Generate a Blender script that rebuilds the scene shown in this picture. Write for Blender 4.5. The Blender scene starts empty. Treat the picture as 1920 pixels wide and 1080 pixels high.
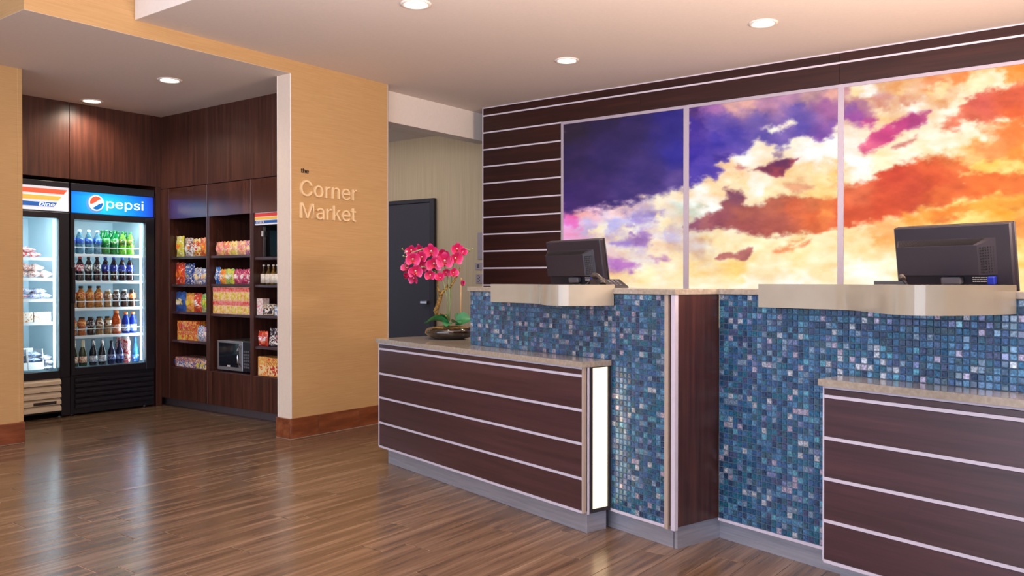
import bpy, bmesh, math, random
import numpy as np
from mathutils import Vector, Matrix, Euler
random.seed(7); RS = np.random.RandomState(11)
SC = bpy.context.scene
COL = SC.collection
PI = math.pi
R = math.radians

# ------------------------------------------------------------------ camera, world, light, exposure
CAM_H = 1.14
cam = bpy.data.cameras.new('camera'); cam_o = bpy.data.objects.new('camera', cam); COL.objects.link(cam_o)
cam.sensor_width = 36.0; cam.lens = 1595.46 / 1920 * 36; cam.clip_start = 0.05
cam_o.location = (0, 0, CAM_H); cam_o.rotation_euler = (R(90 - 0.513), 0, R(37.103))
SC.camera = cam_o
SC.view_settings.view_transform = 'Standard'; SC.view_settings.look = 'None'
SC.view_settings.exposure = -0.26; SC.view_settings.gamma = 1.0; SC.view_settings.use_curve_mapping = False
W = bpy.data.worlds.new('world'); SC.world = W; W.use_nodes = True
W.node_tree.nodes['Background'].inputs[0].default_value = (0.76, 0.82, 1.0, 1)
W.node_tree.nodes['Background'].inputs[1].default_value = 0.9

def area(name, loc, target, sx, sy, power, color):
    l = bpy.data.lights.new(name, 'AREA'); l.shape = 'RECTANGLE'; l.size = sx; l.size_y = sy
    l.energy = power; l.color = color
    o = bpy.data.objects.new(name, l); COL.objects.link(o); o.location = loc
    o.rotation_euler = (Vector(target) - Vector(loc)).to_track_quat('-Z', 'Y').to_euler()
    return o
area('lobby_window_light', (-2.5, -4.5, 1.7), (-3.2, 4, 1.35), 9.0, 2.8, 430, (0.76, 0.83, 1.0))
area('lobby_lamp_light', (2.6, 1.6, 2.3), (-5, 3.8, 1.3), 2.4, 1.6, 25, (1.0, 0.80, 0.58))
area('ceiling_fill_right', (0.7, 3.4, 1.5), (0.2, 3.6, 3.0), 0.9, 0.9, 300, (1.0, 0.76, 0.62))  # unseen warm fill, added to brighten the right side of the ceiling
area('ceiling_fill_lobby', (-1.5, 1.5, 1.98), (-1.6, 1.9, 3.2), 2.6, 1.1, 210, (1.0, 0.89, 0.91))  # unseen upward fill, added to lift the lobby ceiling
area('corridor_fill_light', (-6.8, 5.8, 2.74), (-6.4, 6.4, 0), 1.4, 0.6, 26, (1.0, 0.88, 0.80))  # unseen fill behind the header, added to light the corridor

# ------------------------------------------------------------------ materials
def s2l(c):
    c = c / 255.0
    return c / 12.92 if c <= 0.04045 else ((c + 0.055) / 1.055) ** 2.4
def rgb(c): return (s2l(c[0]), s2l(c[1]), s2l(c[2]), 1.0)
_M = {}
class NT:
    def __init__(s, name):
        s.m = bpy.data.materials.new(name); s.m.use_nodes = True
        s.t = s.m.node_tree; s.b = s.t.nodes['Principled BSDF']; s.out = s.t.nodes['Material Output']
    def n(s, typ, **kw):
        x = s.t.nodes.new(typ)
        for k, v in kw.items(): setattr(x, k, v)
        return x
    def l(s, a, b): s.t.links.new(a, b)
    def coords(s, scale, rand=True):
        tc = s.n('ShaderNodeTexCoord'); mp = s.n('ShaderNodeMapping'); mp.inputs['Scale'].default_value = scale
        if rand:
            oi = s.n('ShaderNodeObjectInfo'); mm = s.n('ShaderNodeMath', operation='MULTIPLY'); mm.inputs[1].default_value = 37.0
            s.l(oi.outputs['Random'], mm.inputs[0]); cb = s.n('ShaderNodeCombineXYZ')
            for i in range(3): s.l(mm.outputs[0], cb.inputs[i])
            ad = s.n('ShaderNodeVectorMath', operation='ADD'); s.l(tc.outputs['Object'], ad.inputs[0]); s.l(cb.outputs[0], ad.inputs[1])
            s.l(ad.outputs[0], mp.inputs['Vector'])
        else: s.l(tc.outputs['Object'], mp.inputs['Vector'])
        return mp.outputs[0]
    def noise(s, v, scale=1.0, detail=3.0, rough=0.55):
        x = s.n('ShaderNodeTexNoise'); x.inputs['Scale'].default_value = scale; x.inputs['Detail'].default_value = detail
        x.inputs['Roughness'].default_value = rough; s.l(v, x.inputs['Vector']); return x.outputs['Fac']
    def ramp(s, fac, stops, interp='LINEAR'):
        r = s.n('ShaderNodeValToRGB'); e = r.color_ramp; e.interpolation = interp
        while len(e.elements) < len(stops): e.elements.new(0.5)
        for el, (p, c) in zip(e.elements, stops): el.position = p; el.color = rgb(c)
        s.l(fac, r.inputs[0]); return r.outputs[0]
    def bump(s, fac, strength, dist=0.002):
        b = s.n('ShaderNodeBump'); b.inputs['Strength'].default_value = strength; b.inputs['Distance'].default_value = dist
        s.l(fac, b.inputs['Height']); s.l(b.outputs[0], s.b.inputs['Normal'])
def basic(name, c, rough=0.5, metal=0.0, coat=0.0, emit=None, spec=None):
    if name in _M: return _M[name]
    k = NT(name); k.b.inputs['Base Color'].default_value = rgb(c); k.b.inputs['Roughness'].default_value = rough
    k.b.inputs['Metallic'].default_value = metal; k.b.inputs['Coat Weight'].default_value = coat
    if spec is not None: k.b.inputs['Specular IOR Level'].default_value = spec
    v = k.coords((14, 14, 14)); f = k.noise(v, 3.0, 2.0)
    mx = k.n('ShaderNodeMix', data_type='RGBA'); mx.blend_type = 'MULTIPLY'; mx.inputs[0].default_value = 0.10
    mx.inputs[6].default_value = rgb(c); k.l(f, mx.inputs[7]); k.l(mx.outputs[2], k.b.inputs['Base Color'])
    if emit: k.b.inputs['Emission Color'].default_value = rgb(emit[0]); k.b.inputs['Emission Strength'].default_value = emit[1]
    _M[name] = k.m; return k.m
def streaky(name, c1, c2, c3, scale, rough, bumpk=0.15, coat=0.0, rand=True, lo=0.3, hi=0.7, fine=None, spec=None):
    if name in _M: return _M[name]
    k = NT(name); v = k.coords(scale, rand); f = k.noise(v, 1.0, 5.0, 0.62)
    k.l(k.ramp(f, [(lo, c1), (0.5, c2), (hi, c3)]), k.b.inputs['Base Color'])
    k.b.inputs['Roughness'].default_value = rough; k.b.inputs['Coat Weight'].default_value = coat; k.b.inputs['Coat Roughness'].default_value = 0.2
    if spec is not None: k.b.inputs['Specular IOR Level'].default_value = spec
    k.bump(f, bumpk); _M[name] = k.m; return k.m
def spotted(name, stops, scale, rough, bumpk=0.0, interp='LINEAR', rand=True, metal=0.0, detail=3.0, coat=0.0):
    if name in _M: return _M[name]
    k = NT(name); v = k.coords((1, 1, 1), rand); f = k.noise(v, scale, detail)
    k.l(k.ramp(f, stops, interp), k.b.inputs['Base Color']); k.b.inputs['Roughness'].default_value = rough; k.b.inputs['Metallic'].default_value = metal
    k.b.inputs['Coat Weight'].default_value = coat
    if bumpk: k.bump(f, bumpk)
    _M[name] = k.m; return k.m
def glow(name, c, strength, rough=0.3):
    return basic(name, c, rough, emit=(c, strength))

M_planks = streaky('plank_wood', (76, 58, 44), (108, 86, 68), (146, 122, 102), (22, 1.1, 22), 0.22, 0.10, lo=0.28, hi=0.74)
M_joint = basic('floor_joint', (232, 210, 190), 0.2)
M_ceil = basic('ceiling_paint', (226, 214, 206), 0.9)
M_wallpaper = streaky('tan_wallpaper', (180, 141, 92), (187, 149, 99), (195, 157, 108), (6, 5, 300), 0.75, 0.2, rand=False)
M_plainwall = streaky('corridor_paper', (196, 180, 150), (206, 190, 160), (214, 198, 168), (60, 60, 1.2), 0.85, 0.12, rand=False)
M_white = basic('white_paint', (232, 224, 216), 0.6)
M_whitetrim = basic('pale_metal_strip', (206, 199, 214), 0.35)
M_frame = basic('mural_frame_metal', (170, 160, 176), 0.35)
M_beige = basic('beige_metal_trim', (176, 160, 146), 0.4)
M_dwood_h = streaky('dark_wood_boards', (50, 27, 33), (64, 37, 44), (77, 45, 52), (1.4, 30, 30), 0.34, 0.06, coat=0.8)
M_dwood_b = streaky('dark_wall_boards', (36, 15, 12), (46, 20, 16), (58, 27, 22), (1.4, 30, 30), 0.4, 0.06, coat=0.04, spec=0.28)
M_dwood_v = streaky('dark_wood_upright', (52, 26, 19), (70, 37, 28), (90, 51, 39), (40, 40, 1.6), 0.36, 0.12, coat=0.15)
M_dwood_g = streaky('dark_wood_satin', (52, 26, 19), (70, 37, 28), (90, 51, 39), (40, 40, 1.6), 0.24, 0.08, coat=1.0)
M_dark_in = basic('dark_cabinet_inside', (42, 24, 22), 0.6)
M_base = streaky('wood_look_tile', (94, 46, 26), (124, 66, 38), (146, 86, 54), (20, 3, 20), 0.35, 0.1)
M_steel = streaky('brushed_steel', (158, 160, 172), (172, 174, 186), (184, 186, 196), (4, 4, 90), 0.34, 0.05)
_M['brushed_steel'].node_tree.nodes['Principled BSDF'].inputs['Metallic'].default_value = 0.5
M_stone = spotted('counter_stone', [(0.35, (152, 141, 126)), (0.5, (162, 151, 136)), (0.68, (174, 164, 150))], 70, 0.14, coat=0.3)
M_stone_w = spotted('ledge_stone', [(0.3, (162, 155, 138)), (0.5, (166, 159, 142)), (0.7, (170, 164, 148))], 5, 0.16, coat=0.4)
M_black = basic('black_enamel', (26, 26, 36), 0.35)
M_blackp = basic('black_plastic', (46, 42, 46), 0.42)
M_greyp = basic('grey_plastic', (92, 90, 98), 0.38)
M_chrome = basic('chrome', (200, 200, 205), 0.18, 1.0)
M_fr_in = basic('cooler_lining', (204, 226, 236), 0.5)
M_wire = basic('white_wire', (235, 240, 245), 0.4)
M_doorleaf = basic('charcoal_door', (58, 54, 66), 0.45)
M_doorframe = basic('charcoal_frame', (44, 40, 50), 0.45)

def glass_mat():
    k = NT('clear_glass'); k.t.nodes.remove(k.b)
    tr = k.n('ShaderNodeBsdfTransparent'); tr.inputs[0].default_value = (0.95, 0.98, 0.98, 1)
    gl = k.n('ShaderNodeBsdfGlossy'); gl.inputs['Roughness'].default_value = 0.02
    fr = k.n('ShaderNodeFresnel'); fr.inputs[0].default_value = 1.3
    mx = k.n('ShaderNodeMixShader'); k.l(fr.outputs[0], mx.inputs[0]); k.l(tr.outputs[0], mx.inputs[1]); k.l(gl.outputs[0], mx.inputs[2])
    k.l(mx.outputs[0], k.out.inputs[0]); return k.m
M_glass = glass_mat()
def liquid(name, c, rough=0.12, trans=0.45):
    if name in _M: return _M[name]
    k = NT(name); v = k.coords((1, 1, 1)); f = k.noise(v, 70, 2)
    d = tuple(int(x * 0.72) for x in c); col = k.ramp(f, [(0.35, d), (0.6, c)])
    k.l(col, k.b.inputs['Base Color']); k.b.inputs['Roughness'].default_value = rough
    t = k.n('ShaderNodeBsdfTranslucent'); k.l(col, t.inputs[0])
    mx = k.n('ShaderNodeMixShader'); mx.inputs[0].default_value = trans
    k.l(k.b.outputs[0], mx.inputs[1]); k.l(t.outputs[0], mx.inputs[2]); k.l(mx.outputs[0], k.out.inputs[0])
    _M[name] = k.m; return k.m
def printed(name, cols, scale=22):
    """busy packet print: patches of a few colours"""
    n = len(cols); st = [(0.0, cols[0])]
    cuts = {2: [0.55], 3: [0.47, 0.6], 4: [0.45, 0.55, 0.63], 5: [0.42, 0.5, 0.57, 0.64]}[n]
    st += [(p, c) for p, c in zip(cuts, cols[1:])]
    return spotted(name, st, scale, 0.32, interp='CONSTANT', detail=2.0, coat=0.3)

# ------------------------------------------------------------------ mesh building
class MB:
    def __init__(s): s.v = []; s.f = []; s.mi = []; s.sm = []
    def face(s, idx, mi=0, smooth=False): s.f.append(tuple(idx)); s.mi.append(mi); s.sm.append(smooth)
    def box(s, x0, x1, y0, y1, z0, z1, b=0.0, mi=0):
        if x0 > x1: x0, x1 = x1, x0
        if y0 > y1: y0, y1 = y1, y0
        if z0 > z1: z0, z1 = z1, z0
        b = min(b, (x1 - x0) * .4, (y1 - y0) * .4, (z1 - z0) * .4)
        o = len(s.v)
        if b <= 0:
            s.v += [(x, y, z) for z in (z0, z1) for y in (y0, y1) for x in (x0, x1)]
            for q in ((0, 2, 3, 1), (4, 5, 7, 6), (0, 1, 5, 4), (2, 6, 7, 3), (0, 4, 6, 2), (1, 3, 7, 5)): s.face([o + i for i in q], mi)
            return s
        # chamfered box: every corner has three points
        ids = {}
        for cx in (0, 1):
            for cy in (0, 1):
                for cz in (0, 1):
                    X = (x0, x1)[cx]; Y = (y0, y1)[cy]; Z = (z0, z1)[cz]
                    xi = X + (b if cx == 0 else -b); yi = Y + (b if cy == 0 else -b); zi = Z + (b if cz == 0 else -b)
                    ids[cx, cy, cz] = (len(s.v), len(s.v) + 1, len(s.v) + 2)
                    s.v += [(X, yi, zi), (xi, Y, zi), (xi, yi, Z)]
        c = lambda a, bb, cc, k: ids[a, bb, cc][k]
        def q(l):
            s.face(l, mi)
        q([c(0,0,0,0), c(0,0,1,0), c(0,1,1,0), c(0,1,0,0)]); q([c(1,0,0,0), c(1,1,0,0), c(1,1,1,0), c(1,0,1,0)])
        q([c(0,0,0,1), c(1,0,0,1), c(1,0,1,1), c(0,0,1,1)]); q([c(0,1,0,1), c(0,1,1,1), c(1,1,1,1), c(1,1,0,1)])
        q([c(0,0,0,2), c(0,1,0,2), c(1,1,0,2), c(1,0,0,2)]); q([c(0,0,1,2), c(1,0,1,2), c(1,1,1,2), c(0,1,1,2)])
        for a in (0, 1):
            for d in (0, 1):
                q([c(a,d,0,0), c(a,d,0,1), c(a,d,1,1), c(a,d,1,0)])
                q([c(a,0,d,0), c(a,0,d,2), c(a,1,d,2), c(a,1,d,0)])
                q([c(0,a,d,1), c(0,a,d,2), c(1,a,d,2), c(1,a,d,1)])
                for e in (0, 1): q([c(a,d,e,0), c(a,d,e,1), c(a,d,e,2)])
        return s
    def prism(s, pts, z0, z1, mi=0, axis='z'):
        """outline (list of 2D points) extruded along an axis"""
        o = len(s.v); n = len(pts)
        def P(a, b, h): return {'z': (a, b, h), 'y': (a, h, b), 'x': (h, a, b)}[axis]
        s.v += [P(a, b, z0) for a, b in pts] + [P(a, b, z1) for a, b in pts]
        s.face([o + i for i in range(n)][::-1], mi); s.face([o + n + i for i in range(n)], mi)
        for i in range(n): j = (i + 1) % n; s.face([o + i, o + j, o + n + j, o + n + i], mi)
        return s
    def lathe(s, prof, seg=14, mi=0, c=(0, 0, 0), sy=1.0):
        o = len(s.v); cx, cy, cz = c; rings = []
        for r, z in prof:
            if r < 1e-6: rings.append([len(s.v)]); s.v.append((cx, cy, cz + z))
            else:
                rings.append(list(range(len(s.v), len(s.v) + seg)))
                s.v += [(cx + r * math.cos(2 * PI * i / seg), cy + sy * r * math.sin(2 * PI * i / seg), cz + z) for i in range(seg)]
        for a, b in zip(rings, rings[1:]):
            for i in range(seg):
                j = (i + 1) % seg
                if len(a) == 1 and len(b) == 1: continue
                if len(a) == 1: s.face([a[0], b[j], b[i]], mi, True)
                elif len(b) == 1: s.face([a[i], a[j], b[0]], mi, True)
                else: s.face([a[i], a[j], b[j], b[i]], mi, True)
        return s
    def tube(s, pts, rad, seg=7, mi=0):
        pts = [Vector(p) for p in pts]; n = len(pts)
        rads = rad if isinstance(rad, (list, tuple)) else [rad] * n
        up = Vector((0.13, 0.21, 0.97)); rings = []
        for i, p in enumerate(pts):
            t = (pts[min(i + 1, n - 1)] - pts[max(i - 1, 0)]).normalized()
            a = t.cross(up)
            if a.length < 1e-3: a = t.cross(Vector((1, 0, 0)))
            a.normalize(); b = t.cross(a)
            rings.append(list(range(len(s.v), len(s.v) + seg)))
            s.v += [tuple(p + (a * math.cos(2 * PI * k / seg) + b * math.sin(2 * PI * k / seg)) * rads[i]) for k in range(seg)]
        for a, b in zip(rings, rings[1:]):
            for i in range(seg): j = (i + 1) % seg; s.face([a[i], b[i], b[j], a[j]], mi, True)
        s.face(rings[0], mi); s.face(rings[-1][::-1], mi)
        return s
    def grid(s, fn, nu, nv, mi=0, smooth=True):
        o = len(s.v)
        for j in range(nv + 1):
            for i in range(nu + 1): s.v.append(fn(i / nu, j / nv))
        for j in range(nv):
            for i in range(nu):
                a = o + j * (nu + 1) + i; s.face([a, a + 1, a + nu + 2, a + nu + 1], mi, smooth)
        return s
    def mesh(s, name, mats, off=(0, 0, 0), fix=True):
        me = bpy.data.meshes.new(name)
        me.from_pydata([(x - off[0], y - off[1], z - off[2]) for x, y, z in s.v], [], s.f)
        for m in (mats if isinstance(mats, (list, tuple)) else [mats]): me.materials.append(m)
        me.polygons.foreach_set('material_index', s.mi); me.polygons.foreach_set('use_smooth', s.sm)
        if fix:
            bm = bmesh.new(); bm.from_mesh(me); bmesh.ops.recalc_face_normals(bm, faces=bm.faces); bm.to_mesh(me); bm.free()
        me.update(); return me
def link(name, me, parent=None):
    o = bpy.data.objects.new(name, me); COL.objects.link(o)
    if parent is not None: o.parent = parent
    return o
class Thing:
    """an Empty at the thing's base; parts are given in the frame coordinates the thing is drawn in"""
    def __init__(s, name, label, cat, org=(0, 0, 0), rz=0.0, group=None, world=None):
        s.org = org; s.o = bpy.data.objects.new(name, None); COL.objects.link(s.o); s.o.empty_display_size = 0.1
        if world is None:
            c, q = math.cos(rz), math.sin(rz); world = (org[0] * c - org[1] * q, org[0] * q + org[1] * c, org[2])
        s.o.location = world; s.o.rotation_euler = (0, 0, rz)
        if label: s.o['label'] = label
        if cat: s.o['category'] = cat
        if group: s.o['group'] = group
    def part(s, name, mb, mats, parent=None, label=None, stuff=False, fix=True):
        o = link(name, mb.mesh(name, mats, s.org, fix), parent or s.o)
        if label: o['label'] = label
        if stuff: o['kind'] = 'stuff'
        return o
def struct(name, mb, mats, label=None):
    o = link(name, mb.mesh(name, mats)); o['kind'] = 'structure'
    if label: o['label'] = label
    return o
def child(o, name, mb, mats, label=None, stuff=False):
    c = link(name, mb.mesh(name, mats), o)
    if label: c['label'] = label
    if stuff: c['kind'] = 'stuff'
    return c
def copy_tree(o, parent=None):
    c = o.copy(); COL.objects.link(c)
    if parent is not None: c.parent = parent
    for ch in list(o.children): copy_tree(ch, c)
    return c
SANS = None
try: SANS = bpy.data.fonts.load(bpy.utils.system_resource('DATAFILES', path='fonts') + '/Inter.woff2')
except Exception: SANS = None
def text_mb(txt, w=None, h=None, depth=0.004):
    """lettering as an MB in the xz plane (x right, z up, facing -y), fitted to w x h from the origin"""
    cu = bpy.data.curves.new('lettering', 'FONT'); cu.body = txt
    if SANS: cu.font = SANS
    cu.size = 1.0; cu.extrude = 0.02; cu.resolution_u = 4
    ob = bpy.data.objects.new('lettering', cu); COL.objects.link(ob)
    me = bpy.data.meshes.new_from_object(ob.evaluated_get(bpy.context.evaluated_depsgraph_get()))
    bpy.data.objects.remove(ob); bpy.data.curves.remove(cu)
    V = np.array([v.co[:] for v in me.vertices]); mn = V.min(0); mx = V.max(0)
    k = MB(); sx = w / (mx[0] - mn[0]) if w else None; sz = h / (mx[1] - mn[1]) if h else None
    sx = sx or sz; sz = sz or sx
    for v in V: k.v.append(((v[0] - mn[0]) * sx, -(v[2] - mn[2]) / (mx[2] - mn[2]) * depth, (v[1] - mn[1]) * sz))
    for p in me.polygons: k.face(list(p.vertices))
    bpy.data.meshes.remove(me); return k
def split_letters(k):
    n = len(k.v); par = list(range(n))
    def fi(a):
        while par[a] != a: par[a] = par[par[a]]; a = par[a]
        return a
    for f in k.f:
        for a in f[1:]: par[fi(a)] = fi(f[0])
    isl = {}
    for i in range(n): isl.setdefault(fi(i), []).append(i)
    runs = sorted([(min(k.v[i][0] for i in g), max(k.v[i][0] for i in g), set(g)) for g in isl.values()], key=lambda t: t[0])
    merged = []
    for a, b, g in runs:
        if merged and a < merged[-1][1] - 0.2 * (b - a): merged[-1] = (merged[-1][0], max(b, merged[-1][1]), merged[-1][2] | g)
        else: merged.append((a, b, g))
    out = []
    for _, _, g in merged:
        m = MB(); mp = {}
        for i in sorted(g): mp[i] = len(m.v); m.v.append(k.v[i])
        for f in k.f:
            if f[0] not in g: continue
            ys = [k.v[i][1] for i in f]
            if max(ys) - min(ys) < 1e-6:                       # crossing strokes: each cap facet lies a hair apart from the next
                e = random.random() * .0003; q = len(m.v); m.v += [(k.v[i][0], k.v[i][1] - e, k.v[i][2]) for i in f]; m.face(range(q, q + len(f)))
            else: m.face([mp[i] for i in f])
        out.append(m)
    return out
def xform(k, fn):
    k.v = [fn(*p) for p in k.v]; return k

# desk frame: u runs along the desk front, v away from the room
DA = R(-16.02); DC, DS = math.cos(DA), math.sin(DA)
def uvw(u, v, z=0.0): return (u * DC - v * DS, u * DS + v * DC, z)
_f = Vector((-math.sin(R(37.103)) * math.cos(R(.513)), math.cos(R(37.103)) * math.cos(R(.513)), -math.sin(R(.513))))
_r = Vector((math.cos(R(37.103)), math.sin(R(37.103)), 0)); _u = _r.cross(_f)
def in_frame(p, margin=60):      # which planks and tiles the photograph shows largest
    d = Vector(p) - Vector((0, 0, CAM_H)); z = d.dot(_f)
    if z < 0.3: return None
    x = 960 + 1595.46 * d.dot(_r) / z; y = 540 - 1595.46 * d.dot(_u) / z
    return z if -margin < x < 1920 + margin and -margin < y < 1080 + margin else None

# ------------------------------------------------------------------ the setting
CZ, AZ, UZ = 2.718, 2.621, 3.05         # lobby ceiling, alcove ceiling, upper ceiling
floor = struct('floor', MB().box(-9.5, 5.5, -7, 9, -0.12, -0.003), M_joint)
def plank_mesh(w, l):
    m = MB().box(-w / 2, w / 2, -l / 2, l / 2, -0.0025, 0.0, 0.0008)
    return m.mesh('plank', M_planks)
PW, PL = 0.142, 0.93
pm = plank_mesh(PW - 0.0022, PL - 0.0052)
spots = []
i = 0
x = -9.4
while x < 5.4:
    y = -6.9 - random.random() * PL
    while y < 8.9:
        spots.append((x + PW / 2, y + PL / 2)); y += PL
    x += PW; i += 1
seen = sorted([(in_frame((sx, sy, 0), 250), sx, sy) for sx, sy in spots if in_frame((sx, sy, 0), 250) and sx > -7.4 and sy < 5.4])[:295]
seenset = {(b, c) for a, b, c in seen}
for _, sx, sy in seen:
    o = link('plank', pm, floor); o.location = (sx, sy, 0)
rest = MB()
for sx, sy in spots:
    if (sx, sy) not in seenset: rest.box(sx - PW / 2 + .0011, sx + PW / 2 - .0011, sy - PL / 2 + .002, sy + PL / 2 - .002, -0.0027, 0.0)
ro = child(floor, 'planks', rest, M_planks, stuff=True)

struct('ceiling', MB().box(-5.1, 5.5, 2.752, 6.3, CZ, CZ + 0.30), M_ceil)
struct('sky_block_wall', MB().box(4.5, 4.65, 1.6, 6.3, 0, UZ), M_wallpaper)  # unseen wall added to keep bluish sky light off the tan wall
struct('trim_1', MB().box(-4.935, 5.5, 2.742, 2.752, CZ - 0.001, UZ, 0.001), M_white)          # fascia of the dropped ceiling
struct('ceiling_upper', MB().box(-9.5, 5.5, -5.5, 2.742, UZ, UZ + 0.1), M_ceil)
struct('ceiling_alcove', MB().box(-9.4, -4.9415, 2.1105, 4.79, AZ, AZ + 0.05), M_ceil)
struct('wall_header', MB().box(-5.09, -4.941, 2.11, 3.906, AZ + .0015, UZ).box(-9.4, -5.09, 2.11, 2.124, AZ + .0015, UZ), M_wallpaper)
cw = struct('wall_corner', MB().box(-5.085, -4.941, 3.906, 4.868, 0, CZ), M_wallpaper)
child(cw, 'corner_strip', MB().box(-4.948, -4.938, 3.902, 3.912, 0.147, AZ, 0.002).box(-5.09, -5.082, 3.901, 3.912, 0.147, AZ, 0.002), M_white)
child(cw, 'return_lit_face', MB().box(-5.080, -4.950, 3.9035, 3.908, 0.147, AZ - .001), basic('return_lit_tone', (226, 210, 192), 0.7), 'return face of the tan wall, cool light put into its cream colour')  # cool window light on the wallpaper, painted as a paler face
child(cw, 'edge_strip', MB().box(-4.95, -4.937, 4.866, 4.880, 0, CZ, 0.003), M_beige)
bb = struct('baseboard_corner', MB().box(-5.10, -4.93, 3.896, 4.88, 0, 0.002), M_joint)
for y0, y1 in ((3.899, 4.145), (4.148, 4.548), (4.551, 4.868)):
    child(bb, 'tile', MB().box(-4.941, -4.927, y0, y1, 0.003, 0.147, 0.0015), M_base)
child(bb, 'tile', MB().box(-5.096, -4.929, 3.890, 3.905, 0.003, 0.147, 0.0015), M_base)
lp = struct('wall_left', MB().box(-6.50, -6.343, 0.2, 2.690, 0, AZ).box(-9.4, -6.5, 2.60, 2.625, 0, AZ), M_wallpaper)
child(lp, 'corner_strip', MB().box(-6.352, -6.339, 2.662, 2.694, 0.147, AZ, 0.003), M_wallpaper)
bl = struct('baseboard_left', MB().box(-6.343, -6.334, 0.2, 2.69, 0, 0.002), M_joint)
for y0, y1 in ((1.3, 1.9), (1.903, 2.4), (2.403, 2.697)): child(bl, 'tile', MB().box(-6.343, -6.328, y0, y1, 0.003, 0.147, 0.0015), M_base)
# wall of the coolers: dark wood panels over the niche
wa = struct('wall_alcove', MB().box(-7.96, -7.94, 2.60, 4.78, 0, AZ), M_dark_in)
for y0, y1 in ((2.63, 3.432), (3.435, 4.25)): child(wa, 'panel', MB().box(-7.94, -7.21, y0, y1, 1.985, AZ, 0.001), M_dwood_v)
child(wa, 'panel', MB().box(-7.94, -7.212, 4.197, 4.25, 0.0, 1.985, 0.001), M_dwood_v)
# wall over the display cabinets
wc = struct('wall_cabinet', MB().box(-7.94, -5.09, 4.74, 4.78, 0, AZ), M_dark_in)
for x0, x1 in ((-7.213, -6.492), (-6.490, -5.6), (-5.598, -5.09)): child(wc, 'panel', MB().box(x0, x1, 4.25, 4.74, 1.968, AZ, 0.001), M_dwood_v)
child(wc, 'kick_plate', MB().box(-7.93, -7.085, 4.33, 4.73, 0.0, 0.077), basic('dark_kick', (92, 80, 82), 0.4))
child(wc, 'panel', MB().box(-7.213, -7.085, 4.25, 4.74, 0.078, 1.964, 0.001), M_dwood_v)
# back wall with board panels and pale strips
BY = 6.062
wb = struct('wall_back', MB().box(-4.92, 4.0, BY + 0.012, BY + 0.20, 0, CZ), M_dark_in)
zs = [CZ - 0.076 - 0.1545 * k for k in range(17)]
ST = 0.0065
def board(x0, x1, z0, z1):
    child(wb, 'panel', MB().box(x0, x1, BY, BY + 0.012, z0, z1, 0.001), M_dwood_b)
for a, b in ((-4.916, -3.3), (-3.299, -1.75), (-1.749, 0.2), (0.201, 1.8)):
    board(a, b, zs[0] + ST, CZ - 0.004); board(a, b, zs[1] + ST, zs[0] - ST)
for k in range(1, 16): board(-4.916, -4.055, max(zs[k + 1] + ST, 0), zs[k] - ST)
child(wb, 'strip', MB().box(-4.92, 1.8, BY - 0.002, BY + 0.012, zs[0] - ST, zs[0] + ST), M_whitetrim)
for k in range(1, 16): child(wb, 'strip', MB().box(-4.92, -4.052, BY - 0.002, BY + 0.012, zs[k] - ST, zs[k] + ST), M_whitetrim)
child(wb, 'strip', MB().box(-4.923, -4.914, BY - 0.004, BY + 0.012, 0, CZ), M_whitetrim)
child(wb, 'strip', MB().box(-4.92, 1.8, BY - 0.004, BY + 0.004, CZ - 0.010, CZ - 0.001), M_whitetrim)
# corridor beyond
cc = struct('ceiling_corridor', MB().box(-9.4, -3.5, 6.3, 7.4, 2.80, 2.86).box(-9.4, -5.25, 4.9, 6.3, 2.80, 2.86), basic('ceiling_grid', (150, 146, 144), 0.6))
ctm = MB().box(-.297, .297, -.297, .297, -.004, 0, .002).mesh('tile', M_ceil)
for a in range(5):
    for b in range(4):
        o = link('tile', ctm, cc); o.location = (-8.2 + a * .6, 5.22 + b * .6, 2.7985)
struct('trim_2', MB().box(-5.25, -5.10, 4.868, 6.4, 2.462, CZ), M_white)             # header over the corridor mouth
wd = struct('wall_corridor', MB().box(-9.4, -3.4, 7.25, 7.35, 0, 2.80), M_plainwall)
d1 = struct('door_1', MB().box(-7.46, -6.64, 7.215, 7.245, 0.0, 2.035, 0.003), M_doorleaf)
for q in (MB().box(-6.63, -6.565, 7.20, 7.25, 0, 2.08, 0.004), MB().box(-7.53, -7.465, 7.20, 7.25, 0, 2.08, 0.004), MB().box(-7.465, -6.63, 7.20, 7.25, 2.035, 2.08, 0.004)):
    child(d1, 'door_frame', q, M_doorframe)
hd = child(d1, 'door_handle', MB().box(-6.75, -6.645, 7.165, 7.185, 0.87, 0.905, 0.006).box(-6.69, -6.655, 7.18, 7.216, 0.865, 0.91, 0.004), M_chrome)

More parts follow.
